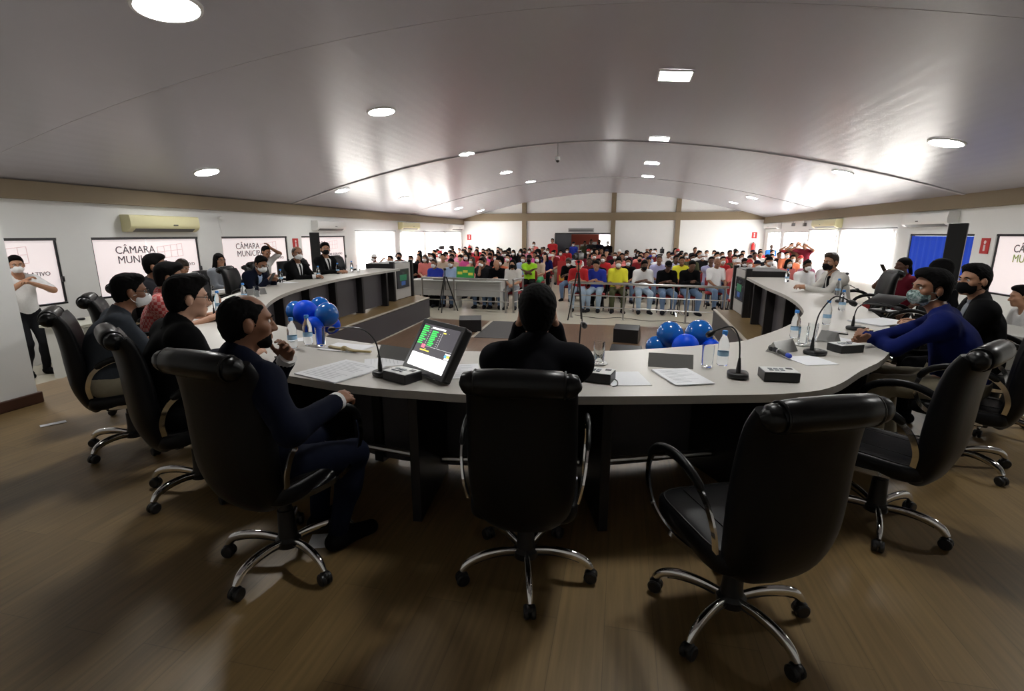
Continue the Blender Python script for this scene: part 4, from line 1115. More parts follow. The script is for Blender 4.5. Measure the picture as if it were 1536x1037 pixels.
def pname(o): return o
def person(loc, h, label, p, look, group=None, vox=.009):
    """one continuous body, with hair and clothes as children; h = heading in degrees clockwise from +y"""
    loc = Vector(loc if len(loc) == 3 else (loc[0], loc[1], 0)); rz = hd(h)
    iv = (Matrix.Translation(loc) @ Matrix.Rotation(rz, 4, 'Z')).inverted()
    p = dict(p)
    for q in ('handR', 'handL'):
        if q in p and p[q] is not None and len(p[q]) == 4: p[q] = tuple(iv @ Vector(p[q][:3]))      # 4-tuple = a world point
    for q in ('footR', 'footL'):
        if q in p and len(p[q]) == 3: p[q] = tuple(iv @ Vector((p[q][0], p[q][1], 0)))[:2]
    if 'hh' in p: p['hy'] = -(p['hh'] - h)
    k = skeleton(p); s = k['s']; sk = skin(look.get('skin', 'brown'))
    hp, hsub = head_prims(k['hc'], k['Q'], s)
    neck = [('c', k['nb'] - k['nd'] * .02, k['hc'] + k['Q'] @ V(0, -.018, -.06) * s, .056 * s * (1 + .3 * max(0, k['f'] - 1)), .050 * s, .03)]
    hands = []
    for e, n in ((1, 'R'), (-1, 'L')):
        fd = unit(k['W' + n] - k['E' + n]); dv = p.get('hdir' + n); nv = np.array(p.get('palm' + n, (-e * .5, .1, -1)), float)
        dd = np.array(dv, float) if dv is not None else fd
        hands += hand_prims(k['W' + n], dd, nv, e, p.get('curl' + n, p.get('curl', .7)), s)
    pr = grow(torso(k), -.008) + neck + hp + limbs_arm(k) + hands + limbs_leg(k) + feet(k)
    fv = min(vox, .0075) if vox < .012 else vox
    body = obj('person', sdf_mesh('body', pr, fv, sk, subs=hsub), None, loc, rz); tag(body, label, 'person', group)
    up = look.get('top', 'black'); jac = look.get('jacket', False); g = .017 if jac else .011
    opening = [('c', k['nb'] - k['d2'] * (.005 if not jac else .02) + k['fw'] * (.02 if not jac else .05), k['hc'], .064 * s, .075 * s, .012)]
    sl = look.get('sleeve', 1.0)
    shirt = grow(torso(k), g) + grow(limbs_arm(k, sl), g * .75)
    top_m = look['topm'] if 'topm' in look else cloth(up)
    o = sdf_mesh('jacket' if jac else 'shirt', shirt, vox * 1.1, top_m, subs=opening, clips=[(V(0, 0, -1), -(k['P'][2] - .10 * s))], wrinkle=.0016)
    obj('jacket' if jac else 'shirt', o, body)
    if look.get('collar'):
        col = [('c', k['nb'] - k['nd'] * .02, k['nb'] + k['nd'] * .055 * s, .070 * s * (1 + .15 * (k['f'] - 1)), .064 * s, 0)]
        nn = unit(k['nd'] + V(0, .45, 0)); 
        m_ = sdf_mesh('collar', col, min(vox, .007), cloth(look['collar']), clips=[(nn, float(nn @ (k['nb'] + k['nd'] * .050 * s)))])
        if m_: obj('collar', m_, body)
    if jac:
        col = [('c', k['nb'] - k['nd'] * .03, k['nb'] + k['nd'] * .035 * s, .080 * s * (1 + .15 * max(0, k['f'] - 1)), .071 * s, 0)]
        nn = unit(k['nd'] + k['fw'] * .75); m_ = sdf_mesh('collar', col, min(vox, .008), top_m, clips=[(nn, float(nn @ (k['nb'] + k['nd'] * .030 * s)))])
        if m_: obj('collar', m_, body)
    if look.get('vneck'):
        a = torso(k)[1:5]; fwd = unit(np.cross(k['d2'], V(1, 0, 0))); b0 = k['P'] + k['d1'] * .16 * s; n1 = unit(V(1, 0, -.24)); n2 = unit(V(-1, 0, -.24))
        cl = [(-k['fw'], float(-k['fw'] @ (k['ch'] + k['fw'] * .03))), (n1, float(n1 @ b0)), (n2, float(n2 @ b0)), (k['d2'], float(k['d2'] @ (k['nb'] - k['d2'] * .0)))]
        m_ = sdf_mesh('shirt_front', grow(a, .022), min(vox, .008), cloth(look['vneck']), clips=cl)
        if m_: obj('shirt_front', m_, body)
    if look.get('tie'):
        a = torso(k)[1:5]; b0 = k['P'] + k['d1'] * .1 * s; cl = [(-k['fw'], float(-k['fw'] @ (k['ch'] + k['fw'] * .03))), (V(1, 0, 0), .021), (V(-1, 0, 0), .021), (k['d2'], float(k['d2'] @ (k['nb'] - k['d2'] * .01))), (-k['d1'], float(-k['d1'] @ b0))]
        m_ = sdf_mesh('tie', grow(a, .027), min(vox, .008), cloth(look['tie']), clips=cl)
        if m_: obj('tie', m_, body)
    if look.get('cuff'):
        for n in 'RL':
            u = unit(k['W' + n] - k['E' + n]); m_ = MB().cyl(k['W' + n] - u * .02, k['W' + n] + u * .034, .043 * s, 16, .041 * s).mesh('cuff', [cloth(look['cuff'])]); obj('cuff', m_, body)
    tr = grow([torso(k)[0]] + limbs_leg(k), .012)
    obj('trousers', sdf_mesh('trousers', tr, vox * 1.1, cloth(look.get('legs', 'black')), clips=[(V(0, 0, 1), k['P'][2] + .06 * s)], wrinkle=.0016), body)
    for q_ in range(2): obj('shoe', sdf_mesh('shoe', grow(feet(k)[3 * q_:3 * q_ + 3], .006), vox, cloth(look.get('shoes', 'black')), clips=[(V(0, 0, -1), -.002)]), body)
    hk = look.get('hair', 'short')
    hm = look.get('hairm', HAIRM)
    if hk == 'cap': hm = cloth(look.get('capc', 'red'))
    m_ = hair_mesh(hk, k['hc'], k['Q'], s, .0048 if vox < .0095 else min(vox, .008) if vox < .012 else vox, hm, k) if hk != 'none' else None
    if m_: obj('cap' if hk == 'cap' else 'hair', m_, body)
    M4 = Matrix.Translation(Vector(k['hc'])) @ Matrix(k['Q'].tolist()).to_4x4() @ Matrix.Scale(s, 4)
    if look.get('mask'):
        m_ = mask_mesh(k['hc'], k['Q'], s, min(vox, .008) if vox < .012 else vox, {'white': MASKW, 'black': MASKB, 'camo': MASKC}[look['mask']])
        mo = obj('mask', m_, body)
        if vox < .012:
            for e in (-1, 1):
                lp = MB()
                for z0 in (-.015, -.075): lp.tube([M4 @ Vector(q) for q in bez([(e * .060, .035, z0), (e * .079, .0, z0 * .6 - .01), (e * .086, -.025, -.008)], 5)], .002, 5)
                lp.build('ear_loop', {'white': MASKW, 'black': MASKB, 'camo': MASKC}[look['mask']], mo)
    if vox < .012:
        for e in (-1, 1):
            b = MB(); b.mi(0).ell(M4 @ Vector((e * .032, .0755, .010)), (.0115 * s,) * 3, 12, 8); b.mi(1).ell(M4 @ Vector((e * .032, .0810, .010)), (.0070 * s,) * 3, 10, 6); b.build('eye', [EYEW, EYED], body)
        b = MB()
        for e in (-1, 1): b.tube([M4 @ Vector(q) for q in [(e * .014, .096, .028), (e * .030, .0955, .034), (e * .048, .084, .029)]], [.003, .004, .0025], 6)
        b.build('eyebrows', hm if hk not in ('cap',) else HAIRM, body)
    if look.get('beard'):
        T = lambda x, y, z: k['hc'] + k['Q'] @ (V(x, y, z) * s); nn = k['Q'] @ unit(V(0, -.55, 1)); n2 = k['Q'] @ V(0, -1, 0)
        m_ = sdf_mesh('beard', [('e', T(0, .030, -.053), V(.062, .070, .064) * s, k['Q'], 0), ('c', T(-.02, .075, -.092), T(.02, .075, -.092), .022 * s, .022 * s, .02)], min(vox, .007), HAIRM, clips=[(nn, float(nn @ T(0, .09, -.045))), (n2, float(n2 @ T(0, -.005, 0)))], subs=[('e', T(0, .1, -.063), V(.026, .03, .012) * s, k['Q'], .004)])
        if m_: obj('beard', m_, body)
    if look.get('glasses'):
        gm = MB()
        for e in (-1, 1):
            ring = [M4 @ Vector((e * .034 + .025 * math.cos(a), .103, .008 + .019 * math.sin(a))) for a in [2 * PI * i / 16 for i in range(16)]]
            gm.tube(ring, .0022, 5, closed=True); gm.tube([M4 @ Vector(q) for q in [(e * .059, .102, .014), (e * .079, .06, .014), (e * .085, -.01, .012), (e * .082, -.03, -.005)]], .0022, 5)
        gm.cyl(M4 @ Vector((-.010, .105, .012)), M4 @ Vector((.010, .105, .012)), .0022, 6)
        gm.build('glasses', PLASTIC, body)
    if look.get('watch'):
        n = look['watch']; u = unit(k['W' + n] - k['E' + n]); c = k['W' + n] - u * .012
        q = Vector(u).to_track_quat('Z', 'Y').to_matrix().to_4x4()
        MB().lathe([(.033 * s, -.012), (.037 * s, -.009), (.037 * s, .009), (.033 * s, .012), (.033 * s, -.012)], n=24, mtx=Matrix.Translation(Vector(c)) @ q, caps=False).lathe([(0, .0), (.020, 0), (.020, .008), (0, .009)], n=20, mtx=Matrix.Translation(Vector(c) + Vector((0, 0, .034 * s)))).build('wristwatch', mat('gold_metal', (.75, .55, .18), .25, metal=1.0), body)
    if look.get('phone'):
        Mw = Matrix.Translation(loc) @ Matrix.Rotation(rz, 4, 'Z')
        c = Mw @ (Vector(k['WR']) + Vector(look['phone'])); ph = empty('phone', c, rz, look['phonelabel'], 'phone'); ph.rotation_euler = (look.get('prx', R(-35)), 0, rz)
        MB().box((0, 0, 0), (.075, .009, .15), .003).build('body', PLASTIC, ph, smooth=False)
        MB().box((0, -.0052, 0), (.068, .001, .138)).build('screen', mat('glass_black', (.01, .01, .012), .08), ph, smooth=False)
    return body, k
# ------------------------------------------------------------------ people at the table
GP = None
SEAT = .458
D_look = dict(skin='tan', top='suit', jacket=True, hair='full', legs='suit')
person((-.342, 2.03, 0), -8, 'person in dark suit seen from behind mid-table, hands at the face',
       dict(seat=SEAT, lean=12, slouch=10, s=.96, hp=4, hh=-8, sw=.19, handR=(.085, .27, 1.08), handL=(-.085, .27, 1.08), elbR=(.12, .6, -1), elbL=(-.12, .6, -1), hdirR=(-.25, -.05, 1), hdirL=(.25, -.05, 1), palmR=(-.9, -.4, 0), palmL=(.9, -.4, 0), curl=.5), D_look, vox=.0085)
wp = at_z(514, 612, .70)
person((-1.53, 1.70, 0), 24, 'balding bearded person in navy suit with white collar, seated nearest on the left',
       dict(seat=SEAT - .02, lean=-5, slouch=10, s=.95, fat=1.22, hp=6, hh=40, sw=.20, handR=(*at_y(500, 606, 1.74), 0), handL=(-.03, .21, .955), elbL=(-.5, .5, -1), elbR=(.9, -.5, -.6), footR=(.10, .32), footL=(-.12, .36), hdirL=(.5, -.1, .8), palmL=(.5, -.9, 0), curl=.9),
       dict(skin='brown', top='navy', jacket=True, hair='balding', legs='navy', collar='white', cuff='white', beard=True), vox=.0085)
person((-2.47, 2.20, 0), 30, 'person in black jacket with glasses and thick dark hair, second from the left stub',
       dict(seat=SEAT - .01, lean=6, slouch=10, s=.96, fat=1.12, hp=8, hh=34, handR=(.12, .40, .80), handL=(-.12, .40, .80)),
       dict(skin='light', top='black', jacket=True, hair='full', glasses=True), vox=.0085)
person((-3.46, 2.60, 0), 36, 'person in dark grey T-shirt and white mask, seated nearest the wall stub',
       dict(seat=SEAT - .02, lean=14, slouch=10, s=.95, fat=1.22, hp=8, hh=32, handR=(.12, .46, .80), handL=(-.12, .46, .80)),
       dict(skin='brown', top='grey', sleeve=.48, hair='short', mask='white', glasses=True, legs='khaki'), vox=.0085)
# check shirt
CHK = mat('red_check', (.6, .1, .1), .85); _n, _l = nodes(CHK)
_c = _n.new('ShaderNodeTexChecker'); _c.inputs['Scale'].default_value = 40; _c.inputs['Color1'].default_value = (.50, .06, .06, 1); _c.inputs['Color2'].default_value = (.62, .30, .28, 1)
_t = _n.new('ShaderNodeTexCoord'); _l.new(_t.outputs['Object'], _c.inputs['Vector']); _l.new(_c.outputs['Color'], _n['Principled BSDF'].inputs['Base Color'])
CHK2 = mat('mono_pattern', (.3, .3, .3), .85); _n, _l = nodes(CHK2)
_c = _n.new('ShaderNodeTexVoronoi'); _c.inputs['Scale'].default_value = 28; _cr = _n.new('ShaderNodeValToRGB'); _cr.color_ramp.interpolation = 'CONSTANT'; _cr.color_ramp.elements[1].position = .35
_cr.color_ramp.elements[0].color = (.02, .02, .03, 1); _cr.color_ramp.elements[1].color = (.6, .6, .62, 1)
_t = _n.new('ShaderNodeTexCoord'); _l.new(_t.outputs['Object'], _c.inputs['Vector']); _l.new(_c.outputs['Distance'], _cr.inputs['Fac']); _l.new(_cr.outputs['Color'], _n['Principled BSDF'].inputs['Base Color'])
person((-3.92, 3.44, 0), 48, 'person in red check shirt with dark curly hair, behind the man in grey T-shirt',
       dict(seat=SEAT - .02, lean=8, slouch=8, s=.96, hp=10, handR=(.12, .42, .79), handL=(-.12, .42, .79)), dict(skin='tan', topm=CHK, sleeve=.5, hair='full', legs='denim'), vox=.011)
person((-4.78, 4.18, 0), 56, 'person with dark hair just beyond the red check shirt, mostly hidden',
       dict(seat=SEAT - .01, lean=4, slouch=6, s=.98, hp=4, handR=(.12, .42, .79), handL=(-.12, .42, .79)), dict(skin='brown', top='charcoal', hair='short', legs='black'), vox=.011)
person((-5.55, 6.46, 0), 84, 'person in dark suit and blue shirt bent over a phone on the left wing',
       dict(seat=SEAT - .02, lean=20, slouch=14, s=.95, hp=24, hh=112, handR=(.10, .42, .84), handL=(-.06, .44, .82)), dict(skin='brown', top='navy', jacket=True, vneck='pale blue', hair='short', mask='white', glasses=True, phone=(.02, .10, .06), phonelabel='black phone held by the bent man in dark suit on the left wing'), vox=.011)
person((-5.60, 7.70, 0), 96, 'person in black suit, striped tie and white mask on the left wing',
       dict(seat=SEAT, lean=5, slouch=8, s=.97, hp=4, hh=122, handR=(.02, .44, .80), handL=(-.08, .46, .80)), dict(skin='brown', top='black', jacket=True, vneck='white', tie='black', hair='balding', hairm=HAIRB, mask='white', cuff='white'), vox=.011)
person((-5.82, 8.98, 0), 104, 'person in black suit, dark tie and black mask on the left wing',
       dict(seat=SEAT, lean=2, slouch=4, s=1.0, hp=2, hh=138, handR=(.10, .42, .80), handL=(-.10, .42, .80)), dict(skin='tan', top='black', jacket=True, vneck='white', tie='black', hair='full', mask='black'), vox=.011)
# clerks at the side desk
person((-7.2, 6.76, -.2), 92, 'person in black and white patterned blouse writing at the side desk', dict(seat=.52, lean=14, slouch=12, s=.97, hp=28, handR=(.08, .42, .80), handL=(-.12, .40, .80)), dict(skin='tan', topm=CHK2, sleeve=.7, hair='long', hairm=HAIRB, legs='black'), vox=.011)
person((-7.38, 7.92, -.2), 86, 'person in grey-blue shirt with glasses and long dark hair by the side desk', dict(seat=.50, lean=2, slouch=6, s=.98, hp=4, hh=110, handR=(.12, .35, .72), handL=(-.12, .35, .72)), dict(skin='tan', top='steel', sleeve=.7, hair='long', glasses=True), vox=.011)
person((-7.75, 9.62, -.2), 96, 'person in white shirt resting a hand on the forehead behind the side desk', dict(seat=.60, lean=4, slouch=8, s=.98, hp=14, hh=104, handL=(-.02, .24, 1.42), handR=(.15, .35, .85), hdirL=(.3, -.4, .8), elbL=(-1, .4, -.4)), dict(skin='brown', top='white', sleeve=.5, hair='short'), vox=.011)
# right side
person((2.23, 3.68, 0), -60, 'person in blue sweater and camouflage mask with hands clasped on the table',
       dict(seat=SEAT - .01, lean=16, slouch=12, s=1.0, fat=1.08, hp=0, hh=-96, nf=.2, sw=.19, handR=(*(at_z(1297, 510, .81)), 0), handL=(*(at_z(1302, 503, .82)), 0), hdirR=(-.55, .75, -.05), hdirL=(.6, .75, 0), palmR=(-.8, -.2, -.5), palmL=(.8, -.2, -.5), elbR=(.5, -.1, -1), elbL=(-.9, .1, -.8), curl=1.2, footR=(.16, .35), footL=(-.16, .40)),
       dict(skin='brown', top='blue', jacket=False, hair='full', mask='camo', legs='khaki', watch='L'), vox=.0075)
person((2.77, 4.44, 0), -70, 'person in black jacket, pale shirt and black mask behind the blue sweater',
       dict(seat=SEAT - .01, lean=6, slouch=8, s=.96, fat=1.12, hp=4, hh=-104, handR=(.12, .42, .80), handL=(-.12, .42, .80)), dict(skin='tan', top='black', jacket=True, vneck='steel', collar='steel', hair='short', mask='black'), vox=.009)
person((2.98, 7.62, 0), -100, 'person in white shirt, black tie and black mask on the right wing',
       dict(seat=SEAT - .03, lean=14, slouch=8, s=.98, hp=6, hh=-122, handR=(-.02, .52, .81), handL=(-.12, .56, .81), curl=1.0), dict(skin='tan', top='offwhite', tie='black', hair='short', hairm=HAIRB, mask='black', legs='black'), vox=.011)
st = dict(stand=True, lean=1, slouch=3)
person((4.15, 8.55, ZM), -110, 'standing person in dark red with black hair holding up a phone before the blue curtain', dict(st, s=.97, hh=-100, handR=(.05, .30, 1.42), handL=(-.2, .1, .9), elbR=(.8, 0, -1)), dict(skin='deep', top='maroon', sleeve=.5, hair='pony', phone=(-.02, .05, .1), phonelabel='phone held up by the woman before the blue curtain'), vox=.012)
person((3.85, 7.1, ZM), -100, 'standing person with dark hair just behind the black column speaker on the right', dict(st, s=.97, handR=(.22, .05, .85), handL=(-.22, .05, .85)), dict(skin='deep', top='black', hair='afro', legs='black'), vox=.012)
person((4.72, 6.85, ZM), -80, 'person at the far right edge below the lettered window, only the head showing', dict(seat=.56, lean=8, slouch=6, hp=10, handR=(.12, .4, .75), handL=(-.12, .4, .75)), dict(skin='tan', top='white', hair='short'), vox=.012)
person((-8.30, 5.34, ZM), 100, 'standing person in white T-shirt and dark trousers by the left wall, arms raised', dict(st, s=1.0, hh=115, hp=8, handR=(.03, .24, 1.38), handL=(-.05, .27, 1.34), elbR=(1, .3, -.7), elbL=(-1, .3, -.7), curl=1.0), dict(skin='tan', top='white', sleeve=.48, hair='short', mask='white', legs='charcoal'), vox=.010)
# ------------------------------------------------------------------ audience
AV = .017
POSES = {
 'lap': dict(lean=3, slouch=8, handR=(.06, .30, .68), handL=(-.06, .32, .68)),
 'cross': dict(lean=2, slouch=6, handR=(-.15, .21, .92), handL=(.15, .23, .90), elbR=(.9, .2, -1), elbL=(-.9, .2, -1)),
 'phone': dict(lean=8, slouch=12, hp=22, handR=(.05, .30, .82), handL=(-.05, .32, .80)),
 'thigh': dict(lean=-2, slouch=10, hy=14, handR=(.15, .36, .66), handL=(-.15, .36, .66)),
 'face': dict(lean=6, slouch=8, hy=-16, handR=(.02, .22, 1.16), handL=(-.1, .30, .68), hdirR=(-.2, -.1, 1)),
 'raise': dict(lean=2, slouch=4, handR=(.12, .30, 1.25), handL=(-.10, .30, 1.22), elbR=(1, .1, -.6), elbL=(-1, .1, -.6)),
}
PROTO = {}
def proto(pose, stand=False):
    key = (pose, stand)
    if key in PROTO: return PROTO[key]
    p = dict(POSES[pose]); p['seat'] = .475; p['curl'] = .8
    if stand:
        p['stand'] = True; p['lean'] = 1; p['slouch'] = 4
        for q in ('handR', 'handL'):
            v = p[q]; p[q] = (v[0] * (1.3 if v[2] > .7 else 3.4), v[1] * (.9 if v[2] > .7 else .15), v[2] + (.36 if v[2] > .7 else .12))
    k = skeleton(p); hp, hsub = head_prims(k['hc'], k['Q'], 1)
    hands = []
    for e, n in ((1, 'R'), (-1, 'L')):
        dv = p.get('hdir' + n); dd = np.array(dv, float) if dv is not None else unit(k['W' + n] - k['E' + n])
        hands += hand_prims(k['W' + n], dd, V(-e * .5, .1, -1), e, .8, 1.0)
    neck = [('c', k['nb'] - k['nd'] * .02, k['hc'] + k['Q'] @ V(0, -.018, -.06), .056, .050, .03)]
    d = {'k': k}; T = torso(k)
    d['body'] = sdf_mesh('body', grow(T, -.010) + neck + hp + limbs_arm(k) + hands + limbs_leg(k) + feet(k), .0125, skin('brown'), subs=hsub)
    op = [('c', k['nb'], k['hc'], .064, .075, .012)]
    for nm, sl in (('short', .47), ('long', 1.0)):
        d[nm] = sdf_mesh('shirt', grow(T, .016) + grow(limbs_arm(k, sl), .013), AV, cloth('white'), subs=op, clips=[(V(0, 0, -1), -(k['P'][2] - .10))])
    d['trousers'] = sdf_mesh('trousers', grow([T[0]] + limbs_leg(k), .015), AV, cloth('denim'), clips=[(V(0, 0, 1), k['P'][2] + .06)])
    d['shoes'] = [sdf_mesh('shoe', grow(feet(k)[3 * q:3 * q + 3], .008), AV, cloth('black'), clips=[(V(0, 0, -1), -.002)]) for q in range(2)]
    d['mask'] = mask_mesh(k['hc'], k['Q'], 1.03, .011, MASKW)
    d['hair'] = {}
    PROTO[key] = d; return d
def recol(o, m):
    o.material_slots[0].link = 'OBJECT'; o.material_slots[0].material = m
def aud(loc, h, label, pose='lap', top='white', legs='denim', hair='short', sk='brown', mask=None, sleeve='short', stand=False, group=None, hm=None, cap='red', sc=1.0):
    d = proto(pose, stand); k = d['k']
    b = obj('person', d['body'], None, loc, hd(h)); b.scale = (sc, sc, sc); tag(b, label, 'person', group); recol(b, skin(sk))
    recol(obj('shirt', d[sleeve], b), cloth(top)); recol(obj('trousers', d['trousers'], b), cloth(legs)); [recol(obj('shoe', q, b), cloth('charcoal')) for q in d['shoes']]
    if hair != 'none':
        if hair not in d['hair']: d['hair'][hair] = hair_mesh(hair, k['hc'], k['Q'], 1.0, .012, HAIRM, k)
        if d['hair'][hair]:
            recol(obj('cap' if hair == 'cap' else 'hair', d['hair'][hair], b), cloth(cap) if hair == 'cap' else (hm or HAIRM))
    if mask: recol(obj('mask', d['mask'], b), MASKB if mask == 'black' else MASKW)
    return b
SEATRED = mat('seat_red', (.30, .018, .022), .7, noise=.1, nscale=50)
SEATBLK = mat('seat_frame', (.012, .012, .013), .4)
GCH = 'red padded visitor chairs'
def visitor_chair(loc, h, label, parts=True):
    d = visitor_chair.__dict__
    if 'seat' not in d:
        a = MB(); sup_ell(a, (0, .02, .425), (.23, .22, .035), .5, .45, 20, 8); d['seat'] = a.mesh('seat', [SEATRED], ang=60)
        a = MB(); sup_ell(a, (0, -.235, .70), (.22, .035, .19), .55, .5, 20, 10); d['back'] = a.mesh('backrest', [SEATRED], ang=60)
        a = MB(); a.box((0, -.22, .50), (.05, .015, .25)); a.box((0, .0, .385), (.34, .30, .02)); d['frame'] = a.mesh('frame', [SEATBLK], smooth=False)
        for i, (x, y) in enumerate(((-.19, .18), (.19, .18), (-.19, -.18), (.19, -.18))):
            a = MB(); a.cyl((x * .9, y * .8, .39), (x, y, 0), .012, 8); d['leg%d' % i] = a.mesh('leg', [SEATBLK])
        a = MB(); a.mi(0); sup_ell(a, (0, .02, .425), (.23, .22, .035), .5, .45, 16, 6); sup_ell(a, (0, -.235, .70), (.22, .035, .19), .55, .5, 16, 8)
        a.mi(1).box((0, -.22, .50), (.05, .015, .25)).box((0, .0, .385), (.34, .30, .02))
        for x, y in ((-.19, .18), (.19, .18), (-.19, -.18), (.19, -.18)): a.cyl((x * .9, y * .8, .39), (x, y, 0), .012, 6)
        d['whole'] = a.mesh('chair', [SEATRED, SEATBLK], ang=60)
    if not parts:
        o = obj('visitor_chair', d['whole'], None, loc, hd(h)); return tag(o, label, 'chair', GCH)
    r = empty('visitor_chair', loc, hd(h), label, 'chair', GCH)
    obj('seat', d['seat'], r); obj('backrest', d['back'], r); obj('frame', d['frame'], r)
    for i in range(4): obj('leg', d['leg%d' % i], r)
    return r
ORD = ['front', 'second', 'third', 'fourth', 'fifth', 'sixth', 'seventh', 'eighth', 'ninth', 'tenth', 'eleventh', 'twelfth', 'thirteenth', 'fourteenth']
Y0, DY = 13.55, 1.0
